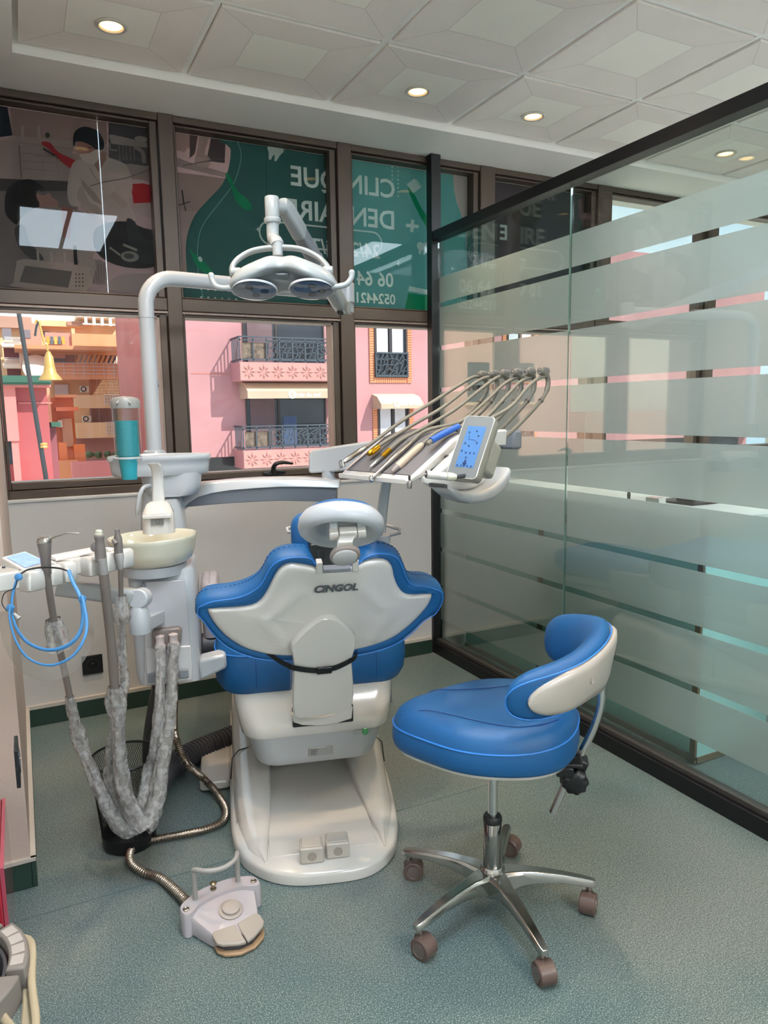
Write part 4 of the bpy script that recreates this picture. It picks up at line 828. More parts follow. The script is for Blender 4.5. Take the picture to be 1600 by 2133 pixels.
# strap with buckle
sp_ = [(548, 1352, -.01), (580, 1376, .01), (605, 1389, .028), (614, 1392, .042), (640, 1396, .042), (668, 1397, .042), (700, 1391, .042), (730, 1377, .042), (741, 1369, .03), (745, 1360, .0)]
def BPW(x, y, off): u, v = BP(x, y, off); return B0+XA*u+UB*v+NB*off
pts = smooth([BPW(x, y, o) for x, y, o in sp_], 4)
MB().loft([[p+UB*.009, p-UB*.009, p-UB*.009-NB*.002, p+UB*.009-NB*.002] for p in pts]).build('strap', dark, ch, ang=60)
c = BPW(676, 1396, .047); MB().obox(c, XA, UB, NB, .022, .012, .004).build('buckle', mat('gloss_black', '0E0E10', .2), ch, .003)
# headrest
hc = D(711, 1098, 1.80); hn = (V((-fwd.x, -fwd.y, 0)).normalized()*.56+V((0, 0, -.90))+XA*.02).normalized(); hX = (XA+ZA*.035).normalized(); hX = (hX-hn*hX.dot(hn)).normalized()
prof = [(.080, -.034), (.096, -.030), (.1055, -.016), (.1075, .0), (.104, .014), (.096, .021), (.087, .021), (.078, .016), (.071, .012), (.064, .010), (.058, .004), (.054, -.004), (.03, -.008), (.002, -.009)]
hs = MB().lathe(hc, hn, prof, 64, sy=.95, X=hX).build('headrest_shell', white2, ch, ang=70)
MB().lathe(hc-hn*.006, hn, [(.01, -.045), (.06, -.042), (.082, -.036), (.088, -.030), (.085, -.024), (.07, -.020)], 48, sy=.95, X=hX).build('headrest_pad', blue, ch, ang=70)
pc = L(-.045, .105, 1.035)
pc = LP(690, 1112, .085)
rings = [[pc+XA*a+ZA*b+YA*dd for a, b in rrect(.112-i, .062-i*.6, .04, 6)] for dd, i in ((-.028, .03), (-.024, .012), (-.012, 0), (.02, 0), (.035, .006), (.042, .03))]
MB().loft(rings).build('neck_cushion', blue, ch, ang=60)
hc1 = D(724, 1110, 1.76)
ax = (XA+ZA*.03).normalized()
MB().cyl(hc1-ax*.046, hc1-ax*.0235, .0155).cyl(hc1+ax*.0225, hc1+ax*.044, .0155).build('hinge_lugs', white, ch, .002, ang=50)
for s in (-1, 1): MB().obox(hc1+ax*(.034*s)+ZA*.012+YA*.012, XA, YA, ZA, .0105, .02, .02).build('hinge_mount', white2, ch, .004)
MB().cyl(hc1-ax*.0220, hc1+ax*.0215, .0175).build('hinge_barrel', white, ch, .002, ang=50)
kc = D(719, 1157, 1.735)
MB().loft([[hc1+ax*(sx*w)+q for sx, q in ((-1, -YA*.0165), (1, -YA*.0165), (1, YA*.004), (-1, YA*.004))] for w, q0 in ((.0205, 0),)]+[[kc+V((0, 0, .035))+ax*(sx*w)+q for sx, q in ((-1, -YA*.012), (1, -YA*.012), (1, YA*.012), (-1, YA*.012))] for w in (.018,)]+[[kc+ax*(sx*w)+q for sx, q in ((-1, YA*.004), (1, YA*.004), (1, YA*.03), (-1, YA*.03))] for w in (.02,)]).build('hinge_arm', white, ch, .003)
kn = (V((-fwd.x, -fwd.y, 0)).normalized()*.9+V((0, 0, .12))).normalized()
MB().lathe(kc, (kn+ZA*-.6).normalized(), [(.028, -.014), (.036, -.010), (.0375, 0), (.036, .006), (.031, .008)], 40, sy=.75, X=ax).build('knob_ring', taupe, ch)
MB().lathe(kc, (kn+ZA*-.6).normalized(), [(.030, .006), (.030, .0115), (.026, .014), (.002, .015)], 36, sy=.75, X=ax).build('knob_cap', lgrey, ch)
MB().obox(L(.005, .055, .945), XA, YA, ZA, .046, .045, .05).build('headrest_slot', dark, ch, .004)
MB().obox(LP(668, 1165, .03), XA, YA, ZA, .012, .02, .03).build('slot_guide', lgrey, ch, .002)
for px, py in ((664, 1178), (739, 1173)): MB().obox(LP(px, py, .0)+NB*.004, XA, UB, NB, .0085, .018, .012).build('slot_post', white, ch, .002)
MB().obox(LP(702, 1184, .0)+NB*.0, XA, UB, NB, .038, .006, .012).build('slot_bar', grey, ch, .002)
# armrest on the far side
c = L(-.41, .62, .79)
a0 = LP(437, 1206, .62)
rings = [[V((a0.x, a0.y, 0))+XA*a+YA*b+ZA*z for a, b in rrect(.030-i, .11-i, .028-i*.8, 6)] for z, i in ((.60, .004), (.70, 0), (a0.z-.01, 0), (a0.z+.004, .004), (a0.z+.010, .012))]
MB().loft(rings).build('armrest', mat('armrest_grey', 'A79C9C', .45), ch)
MB().obox(V((a0.x, a0.y, .56)), XA, YA, ZA, .022, .035, .10).build('armrest_post', darkg, ch, .006)
kq = LP(443, 1343, .55); MB().cyl(kq-XA*.035, kq+XA*.035, .042).cyl(kq-XA*.07, kq-XA*.03, .027).build('armrest_pivot', darkg, ch, .004, ang=50)
MB().obox(LP(415, 1338, .55), XA, YA, ZA, .008, .02, .03).build('pivot_plate', steel, ch, .002)
# floor box beside the base
fb = [(430, 1652), (478, 1664)]
MB().prism([L(a-.345, b+.76, .004) for a, b in rrect(.055, .15, .02, 5)], (0, 0, .032)).build('junction_box', white, ch, .006)
# two mains sockets standing on the plate
for k, (x, y) in enumerate(((652, 1800), (706, 1789))):
    c = P(x, y, 'z', .042); c = c+YA*.033+XA*.0
    t = thing('floor_socket', ('left' if k == 0 else 'right')+' one of two white boxed sockets standing on the back of the chair base', 'socket', c, 'socket boxes on the chair base')
    ux = (XA*1+YA*-.05).normalized(); uy = ZA.cross(ux)
    MB().obox(c+ZA*.0235, ux, uy, ZA, .0345, .030, .0235).build('body', mat('socket_white', 'AFA79D', .35, coat=.3), t, .004)
    MB().obox(c+ZA*.0482+uy*.002, ux, uy, ZA, .028, .024, .0018).build('flap', MATS['socket_white'], t, .0015)
    MB().lathe(c+ZA*.022-uy*.0295, -uy, [(.0135, 0), (.0135, .0015), (.011, .0018), (.010, .0008), (.001, .0008)], 24).build('cable_grommet', mat('grommet', '8F857C', .5), t)
# ================================================================== SPITTOON UNIT beside the chair
un = thing('spittoon_unit', 'white dental unit cabinet with cream spittoon bowl, cup tray and lamp column', 'dental unit', L(-.47, .45, .5))
def UR(px0, px1, py, c, dep, i=0, r=.03):      # a rounded level section whose back face is seen from px0 to px1
    a, b = LP(px0, py, c), LP(px1, py, c); cx = (a+b)/2; hw = (b-a).length/2-i
    return [cx+XA*x+YA*(dep/2+y) for x, y in rrect(hw, dep/2-i, min(r, hw*.8), 5)]
rings = [UR(288, 418, 1424, .33, .26, .0), UR(282, 417, 1405, .33, .27), UR(274, 413, 1320, .335, .27), UR(267, 408, 1240, .34, .27), UR(263, 403, 1192, .345, .26), UR(268, 398, 1184, .35, .24, .004)]
for r_ in rings:
    z = sum(p.z for p in r_)/len(r_)
    for p in r_: p.z = z
MB().loft(rings).build('cabinet', white2, un, ang=50)
panel = [LP(x, y, .325) for x, y in ((299, 1213), (384, 1208), (392, 1290), (402, 1419), (300, 1430), (301, 1330))]
MB().prism(panel, YA*.01).build('service_panel', mat('panel_grey', 'B5B2B4', .4, coat=.2), un, .002)
MB().prism([LP(x, y, .318) for x, y in ((303, 1350), (397, 1345), (401, 1417), (305, 1428))], YA*.008).build('lower_panel', mat('panel_white', 'C4C1BF', .4, coat=.2), un, .004)
pts = [LP(x, y, .30) for x, y in ((316, 1318), (322, 1313), (372, 1308), (378, 1313), (377, 1338), (372, 1344), (322, 1354), (317, 1348))]
hp = MB().prism(pts, YA*.03).build('hose_connector_plate', taupe, un, .004)
for px, py in ((333, 1331), (361, 1327)):
    c = LP(px, py, .285); MB().lathe(c+ZA*.012, -ZA, [(.008, 0), (.014, .003), (.012, .014), (.013, .026), (.018, .036), (.016, .040)], 16).build('hose_connector', mat('connector', 'B3A5A0', .4), hp)
for px, py in ((318, 1412), (383, 1403)): MB().obox(LP(px, py, .308), XA, YA, ZA, .014, .006, .014).build('vent_plate', grey, un, .003)
MB().obox(LP(300, 1218, .33)-ZA*0, XA, YA, ZA, .006, .01, .007).build('latch', grey, un, .002)
pts = [LP(x, y, .34) for x, y in ((414, 1376), (470, 1362), (474, 1392), (416, 1420))]
MB().prism(pts, YA*.07).build('link_to_chair', white2, un, .01)
# bowl
bc_ = D(318, 1121, 2.25); bz = bc_.z; bX = (XA*1).normalized(); bax = (ZA+rgt*-.03).normalized()
MB().lathe(bc_, bax, [(.03, -.074), (.080, -.080), (.102, -.076), (.116, -.062), (.125, -.036), (.1305, -.006), (.1335, .004), (.132, .009), (.127, .006), (.119, -.022), (.106, -.048), (.084, -.060), (.04, -.066), (.01, -.068)], 64, caps=False).build('spittoon_bowl', cream, un, ang=60)
MB().lathe(bc_-ZA*.078, ZA, [(.085, -.034), (.097, -.03), (.100, -.010), (.098, .0), (.06, .001)], 48).build('bowl_base', white2, un)
MB().lathe(bc_-ZA*.067, ZA, [(.012, .0), (.012, .003), (.002, .003)], 20).build('drain', steel, un)
# neck with the cup filler
nk = [(300, 388, 1128, .0), (302, 384, 1100, .0), (308, 378, 1072, .0), (316, 372, 1052, .0), (324, 366, 1044, .01)]
cN = .52
rings = [UR(a, b, y, cN, .16, 0, .04) for a, b, y, _ in nk]
for r_ in rings:
    z = sum(p.z for p in r_)/len(r_)
    for p in r_: p.z = z
MB().loft(rings).build('neck_cover', white2, un, ang=60)
c = D(330, 1075, 2.22)
fh = MB(); rr2 = []
for z, s, dy in ((-.05, 1.0, 0), (-.02, .98, 0), (.012, .95, 0), (.018, .88, .006), (.036, .72, .012), (.044, .5, .02)): rr2.append([c+XA*(a*s)+YA*(b*s+dy)+ZA*z for a, b in rrect(.048, .04, .03, 6)])
fl_ = fh.loft(rr2).build('filler_housing', white, un, ang=50)
MB().obox(c-YA*.042+ZA*.004, XA, YA, ZA, .042, .008, .006).build('housing_lip', white, fl_, .003)
MB().obox(c-YA*.041-ZA*.012, XA, YA, ZA, .018, .003, .009).build('sensor_window', mat('smoked', '6E6C66', .2), fl_); MB().cyl(c-YA*.046-ZA*.016+XA*.002, c-YA*.046-ZA*.004+XA*.002, .003, n=10).build('outlet_pipe', steel, fl_)
sp2 = smooth([D(331, 1050, 2.24), D(330, 1020, 2.24), D(329, 995, 2.235), D(326, 975, 2.22), D(318, 965, 2.20)], 5)
MB().loft([[p+XA*(a*w)+YA*(b*w) for a, b in rrect(.017, .013, .008, 4)] for p, w in zip(sp2, [1.15, 1.12, 1.1, 1.08, 1.05]+[1.0]*(len(sp2)-5))]).build('water_spout', white, un, ang=50)
# cup tray (oval shelf) and body below it
tc_ = D(335, 952, 2.45); tz = tc_.z
ov = smooth([V((-.165, -.01, 0)), V((-.160, -.055, 0)), V((-.11, -.085, 0)), (-.03, -.085, 0), V((.06, -.07, 0)), V((.13, -.045, 0)), V((.163, -.01, 0)), V((.155, .04, 0)), V((.10, .08, 0)), V((.0, .095, 0)), V((-.10, .08, 0)), V((-.15, .045, 0))], 5, True)
def OV(s, z, w=1): return [tc_+XA*(p.x*s*w)+YA*(p.y*s)+ZA*z for p in ov]
MB().loft([OV(.90, -.058), OV(.935, -.052), OV(.955, -.03), OV(.965, -.012), OV(1.0, -.008), OV(1.0, .004), OV(.985, .008), OV(.96, .005), OV(.95, .001), OV(.5, .001)]).build('cup_tray', white2, un, ang=50)
MB().loft([OV(.5, .001), OV(.5, .0035), OV(.48, .0035)]).build('tray_inset', lgrey, un)
rings = []
for z, a, b in ((-.13, -.03, .10), (-.125, -.05, .115), (-.10, -.062, .125), (-.07, -.066, .13), (-.052, -.068, .132)): rings.append([tc_+XA*((a+b)/2+x)+YA*(.01+y)+ZA*z for x, y in rrect((b-a)/2, .07, .05, 6)])
MB().loft(rings).build('tray_body', white2, un, ang=50)
rings = []
for z, w_, o_ in ((bz-.02, .075, 0), (bz+.06, .07, 0), (bz+.12, .06, .0), (tz-.12, .058, 0)): rings.append([V((tc_.x, tc_.y, z))+XA*(-.005+o_+x)+YA*(.03+y) for x, y in rrect(w_, .06, .03, 5)])
MB().loft(rings).build('unit_column', white2, un, ang=50)
hd_ = [D(300, 1015, 2.36), D(292, 1030, 2.35), D(287, 1055, 2.35), D(286, 1072, 2.36)]
MB().tube(smooth([D(312, 1012, 2.4)]+hd_, 4), .007, 10).build('side_handle', white2, un)
# cup dispenser
ORD = 'first second third fourth fifth sixth seventh eighth ninth tenth eleventh twelfth thirteenth fourteenth fifteenth sixteenth seventeenth eighteenth nineteenth twentieth twenty-first twenty-second twenty-third twenty-fourth twenty-fifth twenty-sixth twenty-seventh twenty-eighth twenty-ninth thirtieth'.split()
cb = D(268, 950, 2.36); ct = D(266, 850, 2.36); hgt = (ct-cb).length; cz0 = tz+.002
cpos = V((cb.x, cb.y, cz0)); Rr = .041
dz = P(0, 0, 'z', 5); top = D(266, 848, (cpos-CAM).dot(fwd)).z; H = top-cz0
tubem = glassmat('clear_tube', 'E6ECEA', 1.0)
dp = thing('cup_dispenser', 'clear tube cup dispenser with grey lid standing on the unit tray', 'dispenser', cpos)
MB().lathe(cpos, ZA, [(Rr-.0015, 0), (Rr, 0), (Rr+.001, H), (Rr-.0008, H)], 40, caps=False).build('clear_tube', tubem, dp)
MB().lathe(cpos, ZA, [(Rr-.004, H-.004), (Rr+.004, H-.004), (Rr+.005, H+.018), (Rr-.002, H+.028), (.02, H+.033), (.002, H+.034)], 40).build('lid', mat('lid_grey', '868784', .4), dp)
MB().tube([cpos+ZA*(H+.010)+(-YA)*(Rr+.006)+XA*-.022, cpos+ZA*(H+.032)-YA*(Rr*.7), cpos+ZA*(H+.010)-YA*(Rr+.006)+XA*.022], .003, 8).build('lid_clip', lgrey, dp)
MB().lathe(cpos, ZA, [(Rr+.006, 0), (Rr+.006, .004), (Rr+.001, .006), (Rr+.001, 0)], 40, caps=False).build('collar', white2, dp)
cupm = mat('turquoise_plastic', '2FA0AE', .35, var=.03)
cupmesh = MB().lathe((0, 0, 0), ZA, [(.001, .001), (.0235, .0), (.0245, .002), (.0335, .078), (.0355, .079), (.0355, .082), (.0325, .082), (.0235, .004), (.001, .003)], 28).build('drinking_cup', cupm, None)
stackH = (P(268, 876, 'y', cpos.y).z-cz0); ncup = 30
for k in range(ncup):
    o = cupmesh if k == 0 else cupmesh.copy()
    if k: link(o)
    o.location = cpos+ZA*(-.068+k*(stackH-.014)/(ncup-1)+ (0 if k else 0))
    n_ = ncup-1-k
    tag(o, 'lowest turquoise plastic cup, hanging below the white unit tray' if k == 0 else ('topmost turquoise cup in the clear dispenser tube' if n_ == 0 else ORD[n_]+' turquoise cup from the top in the clear dispenser tube'), 'cup', 'turquoise cups in the dispenser')
# lamp column
pz0 = tz; pb_ = D(322, 945, 2.62); pole = V((pb_.x, pb_.y, 0)); zt_ = D(310, 569, 2.62).z; rp_ = .027
e1 = D(722, 622, 3.0); zt_ = (D(345, 584, 2.62).z)
el = V((e1.x, e1.y, zt_)); dirh = (el-V((pole.x, pole.y, zt_))); dirh.z = 0; dirh.normalize()
pts = [V((pole.x, pole.y, pz0-.1)), V((pole.x, pole.y, zt_-.11))]+[V((pole.x, pole.y, zt_-.10))+ZA*(.10*sin(a))+dirh*(.10*(1-cos(a))) for a in [radians(9*k) for k in range(1, 11)]]+[V((el.x, el.y, zt_))-dirh*.02]
lc = MB().tube(pts, rp_, 24).build('lamp_column', white2, un, ang=60)
c = V((pole.x, pole.y, D(300, 668, 2.62).z)); MB().tube([c-ZA*.001, c+ZA*.001], rp_+.0006, 24).build('joint_line', grey, lc)
MB().lathe(V((pole.x, pole.y, tz)), ZA, [(.04, 0), (.038, .012), (.028, .016)], 32).build('column_foot', white2, lc)
c = V((pole.x, pole.y, D(326, 800, 2.62).z))+XA*(rp_*.97); MB().lathe(c, XA, [(.011, 0), (.010, .003), (.002, .004)], 16).build('column_plug', grey, lc)
MB().cyl(el-ZA*.035, el+ZA*.045, .033).build('elbow', white2, lc, .004, ang=50)
# curved arm carrying the instrument table
ay = .66
up_ = [(378, 1046), (400, 1018), (430, 1008), (480, 1002), (540, 999), (600, 998), (660, 999), (703, 1003), (706, 1015)]
lo_ = [(706, 1015), (640, 1016), (580, 1016), (520, 1019), (470, 1024), (430, 1030), (408, 1036), (385, 1057)]
dA = lambda x: 2.55+.05*(x-380)/325
def slab(top, bot, t, m, nm, par, bev, dd=0):
    poly = [D(x, y, dA(x)+dd) for x, y in top+bot]; return MB().prism(poly, (fwd-ZA*fwd.z).normalized()*t).build(nm, m, par, bev)
rgU = []
for x, yt, yb in ((300, 1010, 1085), (340, 1012, 1080), (372, 1013, 1068), (392, 1011, 1048), (412, 1008, 1036), (440, 1005, 1028), (480, 1001, 1022), (530, 998, 1018), (580, 997, 1015), (630, 997, 1015), (670, 999, 1016), (703, 1002, 1017), (707, 1004, 1016)):
    a, b = D(x, yt, dA(x)), D(x, yb, dA(x)); h = (fwd-ZA*fwd.z).normalized(); t = .11 if x < 700 else .10
    rgU.append([a+h*.006-ZA*.004, a+h*.014, a+h*(t-.01), a+h*t-ZA*.006, b+h*t, b])
ar = MB().loft(rgU).build('curved_arm', white2, un, .003, ang=50)
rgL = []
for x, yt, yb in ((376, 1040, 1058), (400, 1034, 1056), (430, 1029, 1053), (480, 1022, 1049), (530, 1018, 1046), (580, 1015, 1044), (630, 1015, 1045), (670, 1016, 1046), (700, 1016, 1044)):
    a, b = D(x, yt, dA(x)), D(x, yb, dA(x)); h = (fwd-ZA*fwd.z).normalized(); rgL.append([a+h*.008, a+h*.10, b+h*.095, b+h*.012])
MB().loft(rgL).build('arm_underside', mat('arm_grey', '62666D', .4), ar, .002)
jp = D(684, 1000, 2.66); MB().lathe(V((jp.x, jp.y, jp.z-.012)), ZA, [(.034, 0), (.032, .014), (.024, .022), (.023, .05)], 28).build('arm_pivot', white2, ar)
# second arm: a slab rising to the table
rg2 = []
for x, yt, yb, d_ in ((643, 944, 984, 2.66), (650, 938, 986, 2.66), (700, 930, 983, 2.62), (760, 921, 976, 2.56), (820, 913, 968, 2.5), (880, 906, 960, 2.44), (950, 900, 950, 2.38)):
    a, b = D(x, yt, d_), D(x, yb, d_); h = (fwd-ZA*fwd.z).normalized(); rg2.append([a+h*.005, a+h*.06, b+h*.06, b])
MB().loft(rg2).build('lift_arm', white2, un, .006)
# hose from unit to floor: ribbed drain hose and conduit
def ribbed(pts, r, pitch, amp, n=14, k=6):
    pts = smooth(pts, 14); L_ = 0; out = [pts[0]]; rad = [r]; ds = [0]
    for a, b in zip(pts, pts[1:]): ds.append(ds[-1]+(b-a).length)
    tot = ds[-1]; m = int(tot/pitch)*4; j = 0; out = []; rad = []
    for i in range(m+1):
        s = tot*i/m
        while j < len(ds)-2 and ds[j+1] < s: j += 1
        t = (s-ds[j])/max(1e-9, ds[j+1]-ds[j]); out.append(pts[j].lerp(pts[j+1], t)); rad.append(r+amp*(1 if i % 4 in (1, 2) else -1)*.5)
    return MB().tube(out, rad, n)
dz_ = ribbed([P(500, 1528, 'z', .046), P(462, 1543, 'z', .046), P(420, 1560, 'z', .045), P(380, 1580, 'z', .045), P(345, 1607, 'z', .045), P(322, 1640, 'z', .05)], .042, .016, .007).build('drain_hose', darkg, None)
dz_.name = 'drain_hose'; tag(dz_, 'thick black ribbed hose lying on the floor between the chair base and the basket', 'hose')
vt = [P(322, 1640, 'z', .05)+V((-.02, .0, .05)), D(318, 1560, 2.75), D(325, 1500, 2.65), D(336, 1440, 2.5), D(340, 1420, 2.45)]
MB().tube(smooth([D(316, 1622, 2.85), D(313, 1560, 2.8), D(322, 1490, 2.68), D(336, 1425, 2.48)], 5), .03, 14).build('waste_pipe', darkg, un)
# ================================================================== OPERATING LAMP
lh = thing('operating_lamp', 'white twin lens operating lamp hanging on a jointed arm above the chair', 'lamp', D(590, 590, 2.2))
EL = el-ZA*.0
# knuckle at the elbow and spring arm up towards the chair
kx = EL+ZA*-.02
MB().cyl(EL-ZA*.075, EL-ZA*.036, .030).build('lower_joint', lampw, lh, .003, ang=50)
s0 = D(712, 640, 2.93); s1 = D(592, 428, 2.32)
d_ = (s1-s0).normalized(); sd = d_.cross(ZA).normalized(); un_ = sd.cross(d_)
def arm_sec(t, w, h): c = s0.lerp(s1, t); return [c+sd*a+un_*b for a, b in rrect(w, h, min(w, h)*.6, 4)]
MB().loft([arm_sec(-.02, .016, .022), arm_sec(.0, .024, .030), arm_sec(.1, .026, .032), arm_sec(.52, .025, .031)]).build('spring_arm', lampw, lh, ang=50)
MB().loft([arm_sec(.52, .023, .029), arm_sec(.78, .022, .028)]).build('arm_sleeve', grey, lh, ang=50)
MB().loft([arm_sec(.78, .024, .030), arm_sec(.97, .022, .028), arm_sec(1.02, .014, .018)]).build('spring_arm', lampw, lh, ang=50)
MB().obox(s0+d_*.012-un_*.02, sd, un_, d_, .012, .016, .012).build('joint_cap', dark, lh, .003)
for t in (.10, .17): c = s0.lerp(s1, t); MB().cyl(c-fwd*.024, c-fwd*.034, .004, n=10).build('screw', grey, lh)
MB().obox((s0+EL-ZA*.055)/2, (s0-EL+ZA*.055).normalized(), sd, (s0-EL+ZA*.055).normalized().cross(sd), (s0-EL+ZA*.055).length/2, .022, .026).build('knuckle', lampw, lh, .006)
# vertical stem
v0 = D(566, 410, 2.27); v1 = D(567, 462, 2.27); rS = .0225
ct_ = V((v0.x, v0.y, v0.z)); zb_ = D(567, 455, 2.27).z
MB().lathe((ct_.x, ct_.y, 0), ZA, [(rS-.001, zb_), (rS, zb_+.002), (rS, ct_.z-.003), (rS-.002, ct_.z)], 32).build('stem', lampw, lh)
MB().lathe((ct_.x, ct_.y, 0), ZA, [(rS+.002, zb_-.012), (rS+.004, zb_-.009), (rS+.004, zb_+.001), (rS+.002, zb_+.003)], 32).build('stem_ring', lampw, lh)
MB().cyl(s1+sd*.0-d_*.01, ct_-ZA*.03, .02).build('arm_lug', lampw, lh, ang=50)
hc = D(590, 604, 2.2); hR = (rgt*1).normalized(); hN = (ZA*-.955+V((-fwd.x, -fwd.y, 0)).normalized()*.30).normalized(); hR = (hR-hN*hR.dot(hN)).normalized(); hA = hN.cross(hR); hA = hA if hA.dot(fwd) > 0 else -hA
nk0 = V((ct_.x, ct_.y, zb_-.01)); nk1 = D(578, 512, 2.245)
MB().tube(smooth([nk0, nk0-ZA*.045, nk0.lerp(nk1, .75)+V((0, 0, -.006)), nk1], 5), [.0195]*6+[.0205]*6+[.021]*4, 24).build('neck', lampw, lh, ang=60)
MB().tube([nk1+ZA*.012, nk1-ZA*.03], [.016, .016], 20).build('neck_pin', lampw, lh)
# yoke: flat band arching over the head
yk = smooth([D(x, y, d) for x, y, d in ((486, 574, 2.22), (484, 556, 2.225), (500, 537, 2.24), (530, 522, 2.25), (578, 516, 2.255), (625, 519, 2.25), (660, 534, 2.24), (680, 552, 2.225), (686, 566, 2.22))], 6)
MB().tube(yk, .0085, 14, sx=1.9).build('yoke', lampw, lh, ang=60)
for x, y in ((492, 566), (684, 563)):
    c = D(x, y, 2.215); MB().cyl(c-hR*.016, c+hR*.014, .0125).build('yoke_pivot', lampw, lh, .003, ang=50)
# shell: domed, waisted body over two lenses
def HP(a, b, c): return hc+hR*a+hA*b-hN*c        # a: right, b: away, c: up out of the lens plane
def outl(s, grow=0):                             # plan outline
    out = []
    for k in range(72):
        t = 2*pi*k/72; x = cos(t); y = sin(t); a = .164*x; hb = .090*(abs(y)**.9)*(1 if y > 0 else -1)
        waist = .030*math.exp(-(a/.036)**2)
        if y < 0: hb += waist*abs(y)
        else: hb += .010*math.exp(-(a/.06)**2)*y
        out.append((a*s, hb*s+.004))
    return out
arch = lambda a: .036*math.exp(-(a/.062)**2)       # underside arches up between the lenses
rings = []
for s, c, ar_ in ((.60, .000, 1.0), (.90, -.002, 1.0), (.97, .000, 1.0), (1.0, .008, .95), (1.0, .018, .9), (.975, .028, .7), (.93, .040, .6), (.85, .050, .55), (.72, .059, .5), (.5, .066, .45), (.25, .070, .4), (.02, .071, .4)):
    rings.append([HP(a, b, c+arch(a)*ar_+.01*(1-(a/.158)**2)) for a, b in outl(s)])
MB().loft(rings, True, True).build('lamp_shell', lampw, lh, ang=75)
smoke = mat('lens_reflector', '9CA3AE', .12, .85, var=.1, vs=20); lensg = glassmat('lens_glass', 'EAF0F4', 1.2)
for s in (-1, 1):
    c0 = HP(s*.085, .0, .004); 
    tilt = (hN+hR*s*.14).normalized()
    ls = MB().lathe(c0, tilt, [(.060, -.004), (.067, -.001), (.0685, .003), (.067, .006), (.063, .005)], 48, sy=.95, X=hR, caps=False).build('lens_rim', clearg if False else mat('rim_plastic', 'C8CCD2', .1, coat=.8), lh)
    MB().lathe(c0, tilt, [(.001, .004), (.045, .0045), (.062, .007), (.064, .0075)], 40, sy=.95, X=hR).build('reflector', smoke, lh)
    MB().lathe(c0, tilt, [(.0645, .0085), (.05, .0115), (.03, .0135), (.001, .014)], 40, sy=.95, X=hR, caps=False).build('lens', lensg, lh)
    for dx, dy in ((.0, .026), (-s*.03, .0) if s < 0 else (.030, .004), (.004, -.028) if s > 0 else (-.012, -.026)):
        c1 = c0+hR*dx+hA*dy+tilt*.0078; MB().lathe(c1, tilt, [(.013, 0), (.012, .0015), (.002, .002)], 20, X=hR).build('light_source', mat('dim_emitter', '2C343B', .2), lh)
MB().obox(HP(0, -.030, .034), hR, hA, hN, .018, .006, .003).build('sensor', grey, lh, .002)
for s, pts in ((-1, ((492, 597), (470, 600), (452, 597), (443, 586), (440, 574))), (1, ((690, 597), (710, 596), (724, 590), (732, 578), (733, 568)))):
    pts = smooth([D(x, y, 2.19) for x, y in pts], 5); n_ = len(pts)
    h_ = MB().tube(pts, [.0085]*(n_-3)+[.0088, .0095, .0092], 14); h_.ball(pts[-1], .0098, 14); h_.build('side_handle', lampw, lh, ang=80)

# ================================================================== INSTRUMENT TABLE
tb = thing('instrument_table', 'white dental instrument table with grey mat, control screen and hose arches', 'instrument table', T(.2, 0, 0))
def wz(u): return .012+.10*min(1, max(0, u/.165))**1.0 if u < .165 else .112+.012*min(1, (u-.165)/.1)
us = [-.012, 0, .03, .06, .09, .12, .15, .18, .21, .25, .30, .345, .36]
def vn(u): return -.150 if u < .02 else -.150
ringT = []
for u in us:
    w_ = wz(max(0, u)); th = .014+.03*min(1, max(0, u)/.2)
    v0_, v1_ = (-.148, .148) if u > 0 else (-.140, .140)
    ringT.append([T(u, v0_, w_-.004), T(u, v0_+.006, w_), T(u, v1_-.006, w_), T(u, v1_, w_-.004), T(u, v1_-.004, w_-th), T(u, v0_+.004, w_-th)])
MB().loft(ringT).build('table_body', white, tb, .002, ang=40)
ringM = []
for u in [.010, .03, .06, .09, .12, .15, .18, .21, .25, .30, .34]: ringM.append([T(u, -.132, wz(u)+.0005), T(u, -.128, wz(u)+.003), T(u, .126, wz(u)+.003), T(u, .132, wz(u)+.0005)])
MB().loft(ringM).build('silicone_mat', mat('mat_grey', '5E5B5D', .6, var=.03), tb, ang=30)
# whip arches: six, with hoses and handpieces as things of their own
vv = [.12, .075, .03, -.02, -.07, -.12]
for k, v in enumerate(vv):
    pts = smooth([T(.535, v, .288), T(.562, v, .282), T(.578, v, .262), T(.572, v, .232), T(.548, v, .205), T(.50, v, .170), T(.42, v, .120), T(.33, v, .075)], 5)
    n_ = len(pts); rad = [.0105 if i < 8 else (.0085 if i < 16 else .0062) for i in range(n_)]
    MB().tube(pts, rad, 10, sx=.8).build('hose_arch', beigeh, tb, ang=60)
    c = pts[20]; MB().tube([c, c+(pts[21]-c).normalized()*.006], .0082, 12).build('arch_collar', tan, tb)
    MB().tube([T(.575, v, .288), T(.552, v, .290), T(.535, v, .284)], [.012, .012, .009], 8, sx=.7).build('arch_head', darkg if False else mat('arch_grey', '6E6A66', .5), tb)
